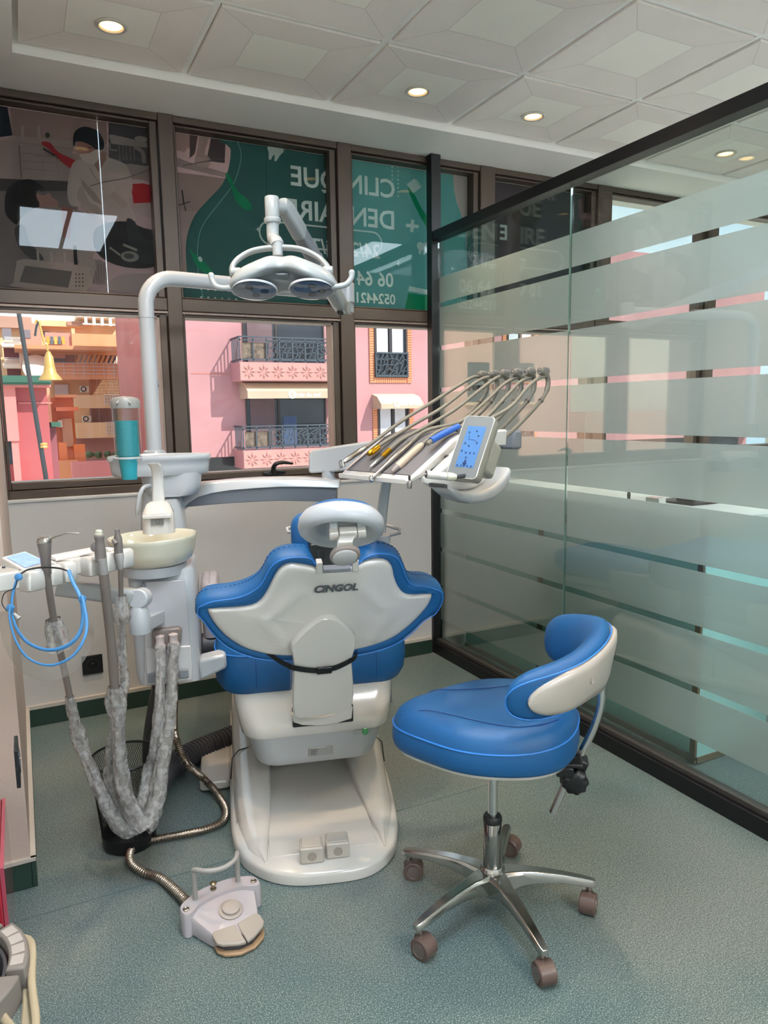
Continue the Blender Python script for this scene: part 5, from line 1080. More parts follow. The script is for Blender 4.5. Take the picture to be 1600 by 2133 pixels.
# right side housing with the control screen
hs_ = []
for u, v0_, v1_, zl, zh in ((.035, -.155, -.144, .0, .014), (.06, -.175, -.144, -.012, .026), (.10, -.19, -.144, -.022, .052), (.14, -.195, -.144, -.026, .078), (.18, -.195, -.144, -.026, .092), (.22, -.19, -.144, -.018, .098), (.25, -.185, -.144, -.004, .098), (.265, -.175, -.144, .01, .09)):
    hs_.append([T(u, (v0_+v1_)/2+a, (zl+zh)/2+b) for a, b in rrect((v1_-v0_)/2, (zh-zl)/2, min((v1_-v0_)/2, (zh-zl)/2)*.55, 4)])
MB().loft(hs_).build('side_housing', white, tb, ang=60)
gr = []
for u, z_, h_ in ((.028, -.002, .010), (.05, -.016, .014), (.08, -.030, .018), (.12, -.040, .020), (.16, -.040, .021), (.20, -.032, .023), (.235, -.016, .026), (.256, .002, .028), (.262, .012, .024)): gr.append([T(u, -.21+a, z_+b) for a, b in rrect(.032, h_*.7, .012, 4)])
MB().loft(gr).build('side_grip', lgrey, tb, ang=60)
gr2 = [[p+ZA*.003-E2*.001 for p in r_] for r_ in gr[1:-1]]
# screen slab
sq = [D(x, y, 1.735) for x, y in ((958, 864), (1033, 870), (1005, 1001), (937, 994))]
sq = [D(964, 865, 1.80), D(1029, 869, 1.745), D(996, 1000, 1.70), D(934, 994, 1.75)]
cS = sum(sq, V())/4; sx_ = ((sq[1]-sq[0])+(sq[2]-sq[3])).normalized(); sy_ = ((sq[0]-sq[3])+(sq[1]-sq[2])).normalized(); sn = sx_.cross(sy_).normalized(); sn = sn if sn.dot(CAM-cS) > 0 else -sn; sy_ = (sy_-sx_*sy_.dot(sx_)).normalized()
hw = ((sq[1]-sq[0]).length+(sq[2]-sq[3]).length)/4; hh = ((sq[0]-sq[3]).length+(sq[1]-sq[2]).length)/4
def SC(s, dn): return [cS+sx_*a+sy_*b+sn*dn for a, b in rrect(hw-s, hh-s, .010, 5)]
MB().loft([SC(.005, -.032), SC(.002, -.028), SC(0, -.006), SC(.0005, -.001), SC(.003, .0005)]).build('screen_casing', mat('casing', '8F8A7E', .35, coat=.2), tb, ang=50)
MB().loft([SC(.003, .0), SC(.003, .0012)]).build('bezel', mat('bezel_grey', '747776', .3, coat=.3), tb, ang=50)
for a in (1,): MB().tube(SC(.0015, .0008), .0012, 6, True).build('bezel_edge', white, tb)
scr = MB().add([cS+sx_*a+sy_*b+sn*.0016 for a, b in ((-hw*.58, -hh*.66), (hw*.62, -hh*.66), (hw*.62, hh*.66), (-hw*.58, hh*.66))], [(0, 1, 2, 3)]).build('display', mat('display_blue', '4F76A6', .12, var=.06, emit=.12), tb, flat=True)
ink = mat('display_ink', '16305C', .3); ICN = MB()
icn = [(-.35, .45), (.3, .35), (.1, .5), (-.4, .1), (.35, .12), (-.1, .02), (-.45, -.15), (-.15, -.2), (.12, -.2), (.38, -.2), (-.05, -.35)]
for a, b in icn:
    c = cS+sx_*(a*hw)+sy_*(b*hh)+sn*.0022; MB().obox(c, sx_, sy_, sn, .0018, .0024, .0002).build('screen_icon', ink, scr, .0005)
c = cS+sx_*(-.02*hw)-sy_*(.50*hh)+sn*.0022; MB().lathe(c+sy_*.004, sn, [(.0026, 0), (.0026, .0003)], 14).build('person_icon_head', ink, scr); MB().obox(c-sy_*.003, sx_, sy_, sn, .005, .0035, .0002).build('person_icon_body', ink, scr, .001)
for a in (-.45, -.2, 0, .2, .45): MB().obox(cS+sx_*(a*hw)-sy_*(.61*hh)+sn*.0022, sx_, sy_, sn, .002, .002, .0002).build('screen_icon', ink, scr, .0005)
MB().tube([cS+sx_*(-.3*hw)+sy_*(.35*hh)+sn*.002, cS+sx_*(-.25*hw)+sy_*(.22*hh)+sn*.002, cS+sx_*(.1*hw)+sy_*(.22*hh)+sn*.002, cS+sx_*(.35*hw)+sy_*(.15*hh)+sn*.002], .0006, 5).build('screen_curve', ink, scr)
# screen mount behind, handle in front
MB().obox(cS-sn*.05+sx_*.012+ZA*-.005, sx_, sy_, sn, .028, .045, .03).build('screen_mount', mat('casing', '8F8A7E'), tb, .012)
c0 = D(888, 988, 1.66); c1 = D(950, 994, 1.68)
MB().tube([c0, c0.lerp(c1, .68)], .0095, 16, sx=1.0).build('table_handle', white, tb, .002, ang=50)
MB().tube([c0.lerp(c1, .68), c0.lerp(c1, .86), c1], [.0098, .0098, .007], 16).build('handle_boot', cream, tb, ang=50)
dd_ = (c0-c1).normalized(); MB().lathe(c0, dd_, [(.0085, 0), (.0085, .001), (.006, .001), (.006, .0004), (.001, .0004)], 20).build('handle_ring', darkg, tb)
MB().lathe(c0, dd_, [(.0035, .0005), (.003, .003), (.001, .003)], 12).build('handle_screw', steel, tb)
MB().tube([c1, D(972, 990, 1.74)], .005, 10).build('handle_rod', dark, tb)
c = T(.10, -.160, .055); MB().ball(D(933, 955, 1.86), .010, 14).build('bulb_holder', dark, tb); 
c = D(853, 1001, 1.80); MB().cyl(c-ZA*.006, c+ZA*.012, .003, n=10).build('lock_screw', dark, tb); MB().lathe(c, -ZA, [(.005, 0), (.006, .003), (.006, .018), (.005, .02)], 16).build('lock_knob', steel, tb)
# bracket under the table reaching down behind the chair, with tissue tray
bp_ = [(812, 990, 812+22, 2.16), (806, 1015, 832, 2.16), (799, 1050, 826, 2.16), (792, 1085, 818, 2.16), (786, 1118, 812, 2.16)]
rg = []
for xl, y, xr, d_ in ((797, 985, 822, 2.10), (794, 1008, 815, 2.12), (789, 1035, 811, 2.13), (784, 1070, 807, 2.14), (780, 1110, 804, 2.14), (778, 1125, 802, 2.14)):
    a, b = D(xl, y, d_), D(xr, y, d_); h = (fwd-ZA*fwd.z).normalized(); rg.append([a, b, b+h*.03, a+h*.03])
MB().loft(rg).build('bracket', white2, tb, .004)
c = D(792, 1122, 2.14); MB().lathe(c, ZA, [(.03, -.012), (.03, .01), (.024, .016)], 24).build('bracket_foot', white2, tb)
lp_ = [D(x, y, d) for x, y, d in ((800, 1118, 2.15), (834, 1110, 2.12), (833, 1103, 2.16), (805, 1094, 2.22))]
MB().tube(lp_, .005, 10).build('tray_loop', white2, tb); MB().tube([D(x, y, d) for x, y, d in ((770, 1120, 2.2), (600, 1108, 2.25), (598, 1101, 2.3), (612, 1097, 2.34))], .005, 10).build('tray_loop', white2, tb)
MB().obox(D(797, 1101, 2.19), XA, YA, ZA, .004, .006, .012).build('clip', mat('teal_clip', '4FA892', .4), tb, .003)
MB().obox(D(1052, 915, 2.15), E1, E2, ZA, .02, .05, .028).build('rear_box', grey, tb, .008)
# hoses + handpieces
gold = mat('gold_anodised', 'B88A1E', .25, .9, var=.08)
def hp_things():
    spec = [
     (.12, [(709, 967), (762, 932), (840, 875), (900, 838), (960, 800), (985, 786), (1006, 783)], 'contra', 'chrome handpiece with a turned head at the far left corner of the grey mat'),
     (.075, [(768, 946), (795, 925), (860, 885), (920, 850), (975, 808), (1005, 789), (1030, 784)], 'gold', 'bare gold hose coupling lying second from the left on the grey mat'),
     (.03, [(772, 992), (800, 958), (835, 935), (880, 900), (945, 855), (1000, 812), (1035, 787), (1055, 784)], 'scaler', 'curved chrome handpiece with a gold collar, in the middle of the mat'),
     (-.02, [(772, 999), (850, 950), (890, 918), (960, 878), (1010, 838), (1048, 802), (1072, 788), (1090, 784)], 'turbine', 'straight chrome turbine handpiece with slender head, fourth on the mat'),
     (-.07, [(817, 989), (880, 948), (920, 920), (1000, 878), (1050, 830), (1085, 795), (1112, 785)], 'motor', 'thick beige scaler handpiece with a dark nozzle, nearest the front of the mat'),
     (-.12, [(945, 912), (985, 895), (1060, 850), (1098, 808), (1122, 788), (1142, 783)], 'blue', 'handpiece hose with a bright blue grip sleeve, half hidden by the screen')]
    for v, px, kind, lb in spec:
        def q_(x, y):
            d = ray(x, y); return CAM+d*(((T0-CAM).dot(E2)+v)/d.dot(E2))
        pts = [q_(*p) for p in px]
        for p in pts:      # rest on the mat where the mat is
            u = (p-T0).dot(E1)
            if -.01 < u < .3: p.z = max(p.z, T0.z+wz(max(0, u))+.012)
        t = thing('handpiece', lb, 'dental handpiece', pts[0]); sp = smooth(pts, 8); n_ = len(sp)
        k0 = {'contra': 8, 'gold': 7, 'scaler': 14, 'turbine': 9, 'motor': 8, 'blue': 2}[kind]
        MB().tube(sp[k0:], .0052, 10).build('hose', beigeh, t, ang=60)
        A = sp[0]; Bq = sp[k0]; ax_ = (Bq-A).normalized(); Ln = (Bq-A).length
        X_, Y_, _ = frame_from(ax_)
        if kind == 'contra':
            MB().tube([A.lerp(Bq, f) for f in (.12, .2, .25, .5, .55, .8, .84, 1)], [.005, .0065, .0075, .008, .0075, .0085, .007, .006], 16).build('barrel', steel, t, ang=50)
            MB().lathe(A+ax_*.006-ZA*.004, (ZA*-.8-E2*.3), [(.004, -.012), (.007, -.009), (.0075, .006), (.005, .009), (.001, .010)], 16).build('head', chrome, t)
            MB().tube([A+ax_*.006-ZA*.010, A-ax_*.012-ZA*.012], .0014, 6).build('bur', steel, t)
        elif kind == 'gold':
            MB().tube([A.lerp(Bq, f) for f in (.0, .05, .7, .75, 1)], [.0065, .0078, .0078, .0065, .0055], 16).build('coupling', gold, t, ang=40); MB().tube([A-ax_*.002, A+ax_*.001], .0055, 12).build('coupling_face', brass, t)
            o_ = E2*-.011; MB().tube([A+o_+ax_*.004, A+o_+ax_*.035], .005, 12).build('spare_nozzle', gold, t)
        elif kind == 'scaler':
            m = sp[9]; MB().tube(sp[:8], [.0025, .003, .004, .005, .0055, .006, .0065, .0065], 12).build('tip_shaft', chrome, t, ang=60)
            MB().tube(sp[7:12], .0072, 16).build('gold_collar', gold, t, ang=50); MB().tube(sp[11:15], [.0065, .006, .0055, .0052], 12).build('hose_boot', beigeh, t)
            MB().tube([sp[0], sp[0]-ZA*.010-E1*.004], [.0025, .0008], 8).build('scaling_tip', steel, t)
        elif kind == 'turbine':
            MB().tube([A.lerp(Bq, f) for f in (.05, .12, .3, .45, .6, .72, .9, 1)], [.0038, .0045, .0055, .0075, .0085, .0088, .0075, .006], 16).build('barrel', steel, t, ang=50)
            MB().lathe(A+ax_*.003, (ZA*-.9-E2*.25), [(.003, -.008), (.0058, -.006), (.006, .005), (.004, .008), (.001, .009)], 16).build('head', chrome, t)
        elif kind == 'motor':
            MB().tube([A.lerp(Bq, f) for f in (.18, .22, .9, .95, 1)], [.0085, .0102, .0095, .0085, .0065], 18).build('grip', mat('grip_beige', 'B9A48E', .4), t, ang=50)
            MB().tube([A.lerp(Bq, f) for f in (0, .05, .18)], [.004, .0062, .0085], 16).build('nozzle', taupe, t, ang=50)
        else:
            MB().tube([q_(898, 918), q_(925, 903), q_(955, 888)], [.0085, .009, .008], 16).build('grip_sleeve', mat('grip_blue', '1D57AE', .45, bump=.6, bs=300), t, ang=60)
            a_ = q_(890, 925); b_ = q_(900, 917); e0, e1_ = q_(845, 965), q_(852, 958)
            MB().tube([a_, b_], .006, 10).build('hose_end', beigeh, t)
hp_things()
# ================================================================== OPERATOR STOOL
st_ = thing('operator_stool', 'blue saddle stool with curved backrest and chrome five star base', 'stool', (1.06, 1.50, 0))
SC0 = V((1.06, 1.50, 0))
cq = [(.926, 1.719), (.793, 1.444), (1.021, 1.237), (1.296, 1.372), (1.264, 1.707)]
alu = mat('polished_aluminium', 'B8B3AD', .18, 1, var=.05, vs=10)
cas = mat('castor_brown', '5A4842', .4, var=.05)
for k, (x, y) in enumerate(cq):
    d = (V((x, y, 0))-SC0); d = d.normalized(); e = SC0+d*.262; s = ZA.cross(d)
    rg = []
    for t, w, zt, zb in ((.018, .030, .118, .062), (.05, .026, .120, .070), (.08, .020, .119, .080), (.13, .018, .115, .086), (.19, .016, .106, .084), (.245, .0145, .094, .074), (.268, .013, .088, .070), (.278, .009, .085, .070)):
        c = SC0+d*t; rg.append([c+s*(w*a)+ZA*z for a, z in ((-1, zb), (-1.0, zt-.008), (-.72, zt), (.72, zt), (1.0, zt-.008), (1, zb))])
    MB().loft(rg).build('base_arm', alu, st_, .0015, ang=35)
    # twin wheel castor
    sw = [1.0, .35, -.2, -.9, .6][k]; ax_ = V((cos(sw), sin(sw), 0)); fw_ = ZA.cross(ax_); c = e+fw_*-.014+ZA*.0265
    w_ = MB()
    cs = MB().lathe(c, ax_, [(.012, -.021), (.0265, -.021), (.0285, -.019), (.0285, -.004), (.0285, .004), (.0285, .019), (.0265, .021), (.012, .021)], 30).build('castor', cas, st_, ang=40)
    for s_ in (-1, 1): MB().lathe(c+ax_*(.0212*s_), ax_*s_, [(.019, 0), (.019, .0015), (.017, .0018), (.0165, .0012), (.001, .0012)], 26).build('hub_cap', mat('hub_metal', '8A7A74', .25, .7), cs)
    MB().cyl(e+ZA*.045, e+ZA*.078, .0085, n=14).build('stem', alu, cs)
    MB().lathe(e+ZA*.046, ZA, [(.014, -.006), (.0145, .0), (.011, .006)], 18).build('hood', cas, cs)
MB().lathe(SC0, ZA, [(.026, .045), (.0265, .05), (.026, .075), (.032, .085), (.034, .12), (.028, .13)], 32).build('hub', alu, st_, ang=50)
MB().lathe(SC0, ZA, [(.0245, .10), (.0245, .262), (.023, .264)], 32).build('outer_column', mat('dark_chrome', '8C8986', .1, 1), st_)
MB().lathe(SC0, ZA, [(.0255, .255), (.0255, .268), (.022, .274), (.013, .275)], 28).build('column_collar', dark, st_)
MB().lathe(SC0, ZA, [(.0135, .20), (.0135, .47)], 24).build('gas_column', chrome, st_)
MB().obox(SC0+ZA*.446, V((1, 0, 0)), V((0, 1, 0)), ZA, .09, .07, .006).build('seat_plate', dark, st_, .003)
# seat
plan = [(.828, 1.605), (.858, 1.515), (.905, 1.425), (.975, 1.360), (1.060, 1.318), (1.140, 1.315), (1.215, 1.352), (1.285, 1.425), (1.318, 1.510), (1.315, 1.600), (1.265, 1.685), (1.190, 1.728), (1.100, 1.738), (1.000, 1.720), (.905, 1.700), (.850, 1.668)]
pc_ = V((1.075, 1.53, 0)); ps = smooth([V((*p, 0)) for p in plan], 6, True)
rd = V((.80, -.60, 0))       # towards the back of the stool
def seatz(p, s):             # saddle: raised at the back rim, a little at the pommel, dished in the middle
    q = (p-pc_); a = q.dot(rd); b = q.dot(V((.6, .8, 0)))
    return .022*max(0, a/.25)**2+ .004*max(0, -a/.25)**2-.006*(1-s)
def SR(s, z, k=0): return [pc_+(p-pc_)*s+ZA*(z+(seatz(pc_+(p-pc_)*s, s) if k else 0)) for p in ps]
MB().loft([SR(.55, .445), SR(.85, .447), SR(.93, .452), SR(.955, .462)]).build('seat_pan', white, st_)
ssc = MB().loft([SR(.93, .459), SR(.962, .462), SR(.985, .470), SR(1.0, .485), SR(1.0, .505), SR(.985, .525, 1), SR(.962, .540, 1), SR(.925, .554, 1), SR(.86, .566, 1), SR(.75, .572, 1), SR(.6, .571, 1), SR(.4, .567, 1), SR(.2, .565, 1), SR(.02, .564, 1)]).build('seat', blue, st_, ang=80)
MB().tube(SR(.9905, .5215, 1), .0024, 6, True).build('seam', MATS['blue_piping'], ssc)
def curve_on(f): return MB().tube(smooth(f, 5), .0012, 5)
def SP(a, b):                # point on the seat top
    p = pc_+rd*a+V((.6, .8, 0))*b; best = 1
    r_ = (p-pc_).length; an = atan2(p.y-pc_.y, p.x-pc_.x); mx = min(ps, key=lambda q: abs((atan2(q.y-pc_.y, q.x-pc_.x)-an+pi) % (2*pi)-pi)); s = r_/(mx-pc_).length
    tab = [(0, .5645), (.2, .566), (.4, .568), (.6, .572), (.75, .573), (.86, .567), (.925, .555), (.962, .541), (.985, .526), (1.0, .505)]
    for (s0_, z0_), (s1_, z1_) in zip(tab, tab[1:]):
        if s <= s1_: z = z0_+(z1_-z0_)*(s-s0_)/(s1_-s0_); break
    else: z = .5
    return V((p.x, p.y, z+seatz(p, s)+.0008))
for sgn in (-1, 1): curve_on([SP(a, sgn*b) for a, b in ((-.235, .07), (-.17, .075), (-.10, .085), (-.02, .115), (.06, .14), (.13, .12), (.17, .09))]).build('panel_seam', MATS['dark_blue_seam'], ssc)
# backrest: a kidney pad bent round the sitter, white shell outside
pd = V((.6, .8, 0)); BC = pc_+rd*.035
def BK(phi, r, z): return BC+(rd*cos(phi)+pd*sin(phi))*r+ZA*z
NPHI = 41; Zc = .695
def pad_sec(t, grow=0, kind='pad'):
    phi = radians(-89+151*t); e = abs(2*t-1); h = .079*sqrt(max(0, 1-e**9))*(1-.12*e)+.0; zc = Zc+.040*math.exp(-((2*t-1.1)/.6)**2)+.004*e-.020*max(0, 1-2*t)
    return phi, h, zc
rg = []
for i in range(NPHI):
    t = .5-.5*cos(pi*i/(NPHI-1)); phi, h, zc = pad_sec(t); h = max(h, .002); R0 = .245; th = .034*min(1, sqrt(max(0, 1-(abs(2*t-1))**8))+.05)
    sec = []
    for k in range(20):
        a = 2*pi*k/20; ca, sa = cos(a), sin(a); dr = -th*.6+th*(abs(ca)**.8)*(1 if ca > 0 else -1); dz = h*(abs(sa)**.85)*(1 if sa > 0 else -1)
        sec.append(BK(phi, R0+dr+dz*.22, zc+dz))
    rg.append(sec)
bp_ = MB().loft(rg).build('backrest_pad', blue, st_, ang=80)
sm_ = []
for sgn in (1, -1):
    for i in (range(1, NPHI-1) if sgn > 0 else range(NPHI-2, 0, -1)):
        t = .5-.5*cos(pi*i/(NPHI-1)); phi, h, zc = pad_sec(t); sm_.append(BK(phi, .245+.0075*min(1, h/.03)+sgn*h*.80*.22, zc+sgn*h*.80))
MB().tube(sm_, .002, 6, True).build('seam', MATS['blue_piping'], bp_)
rg = []
for i in range(33):
    e = -cos(pi*i/32); t = .5+.425*e; phi, h, zc = pad_sec(t); e = abs(e); hs = .058*sqrt(max(.003, 1-e**5)); skirt = .034*math.exp(-((t-.60)/.2)**4)
    sec = []
    for a, b in ((.014, 1), (.022, .93), (.027, .6), (.028, 0), (.030, -.6), (.026, -.93), (.014, -1)):
        zz = hs*b-(skirt if b < 0 else 0)*(-b); sec.append(BK(phi, .245-.007+a+zz*.20+.010*math.exp(-((t-.6)/.14)**2), zc+zz))
    sec += [BK(phi, .245, zc-hs*.8), BK(phi, .245, zc+hs*.8)]
    rg.append(sec)
shl = MB().loft(rg).build('backrest_shell', mat('shell_ivory', 'B3AAA0', .3, coat=.4), st_, ang=60)
for t, dz, r_ in ((.33, .0, .008), (.56, .005, .0115)):
    phi, h, zc = pad_sec(t); o = rd*cos(phi)+pd*sin(phi); c = BK(phi, .245+.0215+.010*math.exp(-((t-.6)/.14)**2), zc+dz)
    MB().lathe(c, o, [(r_, .0), (r_+.001, .0012), (r_-.001, .0012), (r_-.002, -.004), (.0005, -.005)], 22).build('screw_recess', mat('recess_grey', 'A79E95', .5), shl)
pr = [BK(0, .235, .70), BK(0, .240, .665), BK(0, .247, .63), BK(0, .246, .58), BK(0, .230, .52), BK(0, .205, .46), BK(0, .182, .405), BK(0, .155, .34), BK(0, .130, .275)]
MB().tube(smooth(pr, 6), .0105, 16).build('backrest_rod', chrome, st_, ang=60)
cl = BK(0, .182, .402); dn = (pr[-1]-pr[-3]).normalized(); sd2 = pd
o2 = dn.cross(sd2).normalized()
MB().obox(cl, sd2, dn, o2, .026, .042, .024).build('rod_clamp', dark, st_, .005)
MB().obox(SC0+rd*.13+ZA*.440, rd, pd, ZA, .10, .028, .005).build('rear_bracket', dark, st_, .002)
MB().obox(SC0+rd*.185+ZA*.420, rd, pd, ZA, .022, .026, .014).build('hinge_block', dark, st_, .004)
kb = cl-pd*.035-ZA*.012
b = MB(); rr_ = [[kb+(-pd)*h_+(rd*cos(a)+ZA*sin(a))*(r_*(1+.06*cos(9*a))) for a in [2*pi*k/54 for k in range(54)]] for r_, h_ in ((.028, -.01), (.033, -.004), (.033, .014), (.029, .020), (.015, .022))]
b.loft(rr_).build('tension_knob', dark, st_, ang=50)
for p_ in (cl-pd*.025+dn*-.02, cl-pd*.025-rd*.03+ZA*.02): MB().lathe(p_, -pd, [(.005, 0), (.005, .002), (.002, .003)], 14).build('screw', steel, st_)

# ================================================================== FOOT PEDAL + METAL HOSE
fpz = mat('pedal_mauve_white', 'ADA6A9', .25, coat=.5, var=.015)
fo = P(452, 1925, 'z', .03); ft = thing('foot_pedal', 'pale foot control with grey bow handle and beige pedal on the floor', 'foot pedal', (fo.x, fo.y, 0))
def F(x, y, z=.0): return P(x, y, 'z', z)
# local frame from the floor points: back edge to pedal nose
bk = (F(393, 1948, 0)+F(520, 1868, 0))/2; ns = F(531, 2006, 0); fY = (ns-bk); fY.z = 0; fY.normalize(); fX = ZA.cross(fY); fX = -fX if fX.dot(rgt) < 0 else fX; F0 = bk
def FP(a, b, z): return V((F0.x, F0.y, 0))+fX*(a*1.10)+fY*(b*1.15)+ZA*z
W2 = (F(525, 1822, 0.067)-F(385, 1887, 0.067)).length/2
top_b = [(-W2, .0), (-W2+.012, -.016), (-W2*.5, -.034), (0, -.040), (W2*.5, -.034), (W2-.012, -.016), (W2, 0), (W2, .022), (W2-.008, .030), (W2-.022, .026), (W2*.5, .008), (0, .002), (-W2*.5, .008), (-W2+.022, .026), (-W2+.008, .030), (-W2, .022)]
tq = smooth([V((*p, 0)) for p in top_b], 3, True)
MB().loft([[FP(p.x, p.y, .002) for p in tq], [FP(p.x, p.y, .006) for p in tq], [FP(p.x, p.y, .062) for p in tq], [FP(p.x*.98, p.y*.97, .067) for p in tq]]).build('rear_housing', fpz, ft, ang=50)
bod = [(-W2+.014, .0), (W2-.014, .0), (W2-.018, .03), (.056, .098), (.040, .112), (0, .122), (-.040, .112), (-.056, .098), (-W2+.018, .03)]
bq_ = smooth([V((*p, 0)) for p in bod], 3, True)
hz_ = lambda b: .058-.026*max(0, b)/.12
MB().loft([[FP(p.x*.99, p.y, .004) for p in bq_], [FP(p.x, p.y, .010) for p in bq_], [FP(p.x*.985, p.y*.99, hz_(p.y)-.004) for p in bq_], [FP(p.x*.955, p.y*.97, hz_(p.y)) for p in bq_], [FP(p.x*.4, .05+(p.y-.05)*.4, hz_(.05+(p.y-.05)*.4)+.001) for p in bq_]]).build('pedal_body', fpz, ft, ang=45)
ndir = (ZA+fY*.2).normalized()
c = FP(0.006, .052, hz_(.052)+.001); MB().lathe(c, ndir, [(.031, 0), (.032, .004), (.024, .006), (.024, .009), (.0235, .013), (.021, .0145), (.001, .0145)], 40).build('press_disc', mat('disc_taupe', 'A0958D', .5, bump=.3, bs=150), ft, ang=50)
for s in (-1, 1):
    for zz, nm in ((.030, 'pedal_pad'),):
        pp = [(s*.0015, .092), (s*.052, .084), (s*.060, .094), (s*.060, .118), (s*.050, .130), (s*.018, .146), (s*.0015, .150)]
        MB().prism([FP(a, b, zz-(b-.09)*.1) for a, b in pp], (0, 0, .010)).build(nm, mat('pad_taupe', '9F968C', .5), ft, .003)
pp = [(-.056, .085), (.056, .085), (.060, .118), (.048, .138), (.018, .154), (-.018, .154), (-.048, .138), (-.060, .118)]
MB().prism([FP(a, b, .003) for a, b in pp], (0, 0, .009)).build('pedal_base', mat('base_tan', '9D8062', .5), ft, .003)
MB().prism([FP(a*.9, b-.012, .012) for a, b in pp], (0, 0, .016)).build('pedal_gap', darkg, ft)
for s in (-1, 1):
    c = FP(s*(W2-.012), .010, .067); MB().lathe(c, ZA, [(.0085, 0), (.0085, .002), (.006, .003), (.005, .0015), (.001, .0015)], 20).build('screw', steel, ft)
c = FP(-.006, -.020, .067); MB().lathe(c, ZA, [(.008, 0), (.008, .003), (.004, .005), (.004, .012), (.009, .015), (.0095, .018), (.006, .021), (.001, .0215)], 24).build('lift_knob', mat('dull_brass', '8E826A', .3, .9), ft)
hw_ = W2*.56; bw = [FP(-hw_, -.012, .066), FP(-hw_, -.012, .135), FP(-hw_, -.010, .152), FP(-hw_+.012, .012, .158), FP(-hw_+.028, .024, .158), FP(0, .030, .157), FP(hw_-.028, .024, .158), FP(hw_-.012, .012, .158), FP(hw_, -.010, .152), FP(hw_, -.012, .135), FP(hw_, -.012, .066)]
MB().tube(smooth(bw, 5), .0068, 14).build('bow_handle', mat('handle_grey', '94918D', .45), ft, ang=60)
hp_ = [LP(362, 1480, .50), D(363, 1510, 2.62), D(369, 1545, 2.58), D(390, 1590, 2.52), P(425, 1622, 'z', .06), P(452, 1652, 'z', .03), P(470, 1685, 'z', .017), P(462, 1712, 'z', .017), P(425, 1728, 'z', .017), P(380, 1738, 'z', .017), P(330, 1747, 'z', .017), P(290, 1757, 'z', .017), P(271, 1775, 'z', .017), P(274, 1797, 'z', .017), P(300, 1817, 'z', .017), P(340, 1832, 'z', .018), FP(-W2*.55, -.035, .028)]
hp_[0] = LP(364, 1425, .42)
mh = ribbed(hp_, .0112, .0085, .0030, 12).build('metal_hose', mat('hose_steel', '9C8E80', .28, 1, var=.08)); tag(mh, 'ribbed metal hose looping over the floor from the white unit to the foot pedal', 'hose')

# ================================================================== WASTE BASKET
wc_t, wc_b = V((.226, 2.290, .29)), V((.205, 2.335, 0)); wk = thing('waste_basket', 'black wire mesh waste basket on the floor under the hanging hoses', 'waste basket', (wc_b.x, wc_b.y, 0))
wc_b = V((wc_t.x-.004, wc_t.y+.005, 0)); wk.location = wc_b; wk['_w'] = tuple(wc_b)
R1, R0_ = .103, .078; wm = mat('black_wire', '1B1A1E', .4, .5)
b = MB(); n_, m_ = 84, 38; wid = .0011
for s in (-1, 1):
    for k in range(n_):
        a0_ = 2*pi*k/n_; pts = []
        for j in range(13):
            z = .045+.24*j/12; r_ = R0_+(R1-R0_)*z/.29; a = a0_+s*(z-.045)*4.2; pts.append(wc_b+V((cos(a)*r_, sin(a)*r_, z)))
        b.tube(pts, .0007, 3, caps=False)
o = b.build('wire_mesh', wm, wk, flat=True); o['kind'] = 'stuff'
MB().lathe(wc_b, ZA, [(.001, .004), (R0_, .002), (R0_+.002, .005), (R0_+.006, .046), (R0_+.004, .046), (R0_, .008), (.001, .008)], 48, caps=False).build('base', dark, wk)
MB().tube([wc_b+ZA*.29+V((cos(2*pi*k/48)*R1, sin(2*pi*k/48)*R1, 0)) for k in range(48)], .0042, 10, True).build('rim', dark, wk)
# ================================================================== ASSISTANT'S ARM AND ITS HOSES
aa = thing('assistant_tray', 'white assistant holder with small blue screen and suction holders, left of the bowl', 'dental unit', D(150, 1185, 1.85))
def AD(x, y, d): return D(x, y, d)
# swing arms
def barm(p, q, h, w, name, m, r=.6):
    d = (q-p).normalized(); s = d.cross(ZA).normalized(); u = s.cross(d)
    return MB().loft([[c+s*a+u*b for a, b in rrect(w, h, min(w, h)*r, 4)] for c in (p, p.lerp(q, .03), p.lerp(q, .97), q)]).build(name, m, aa, ang=50)
A1, A2 = AD(118, 1222, 1.98), AD(292, 1246, 2.06)
barm(A1, A2, .024, .02, 'swing_arm', lgrey)
MB().cyl(A2+fwd*.024, A2-fwd*.026, .029).build('arm_knuckle', white2, aa, .004, ang=50)
c = AD(291, 1298, 2.06); 
zc1 = AD(291, 1262, 2.06).z; zc2 = AD(291, 1318, 2.06).z
MB().lathe((c.x, c.y, 0), ZA, [(.029, zc2), (.030, zc2+.004), (.030, zc1-.035), (.026, zc1-.012), (.022, zc1)], 30).build('joint_post', white2, aa)
B1, B2 = AD(300, 1292, 2.06), AD(338, 1283, 2.26)
MB().loft([[p+ZA*z for p in (c_+s_*.024, c_-s_*.024) for z in (h_, -h_)] for c_, s_, h_ in ()] or [[q0, q1, q2, q3] for q0, q1, q2, q3 in (
    (AD(303, 1287, 2.04), AD(303, 1318, 2.04), AD(270, 1318, 2.10), AD(270, 1290, 2.10)), (AD(360, 1264, 2.30), AD(360, 1290, 2.30), AD(328, 1290, 2.34), AD(328, 1262, 2.34)))]).build('link_arm', white2, aa, .004)
c = AD(346, 1290, 2.30); MB().lathe((c.x, c.y, 0), ZA, [(.026, AD(346, 1312, 2.3).z), (.026, AD(346, 1272, 2.3).z)], 28).build('root_post', white2, aa)
MB().obox(AD(345, 1300, 2.33), XA, YA, ZA, .024, .05, .02).build('root_block', white2, aa, .004)
# body: screen wedge at the left, tray in the middle, four holder blocks along the front
zf = AD(120, 1180, 1.85).z
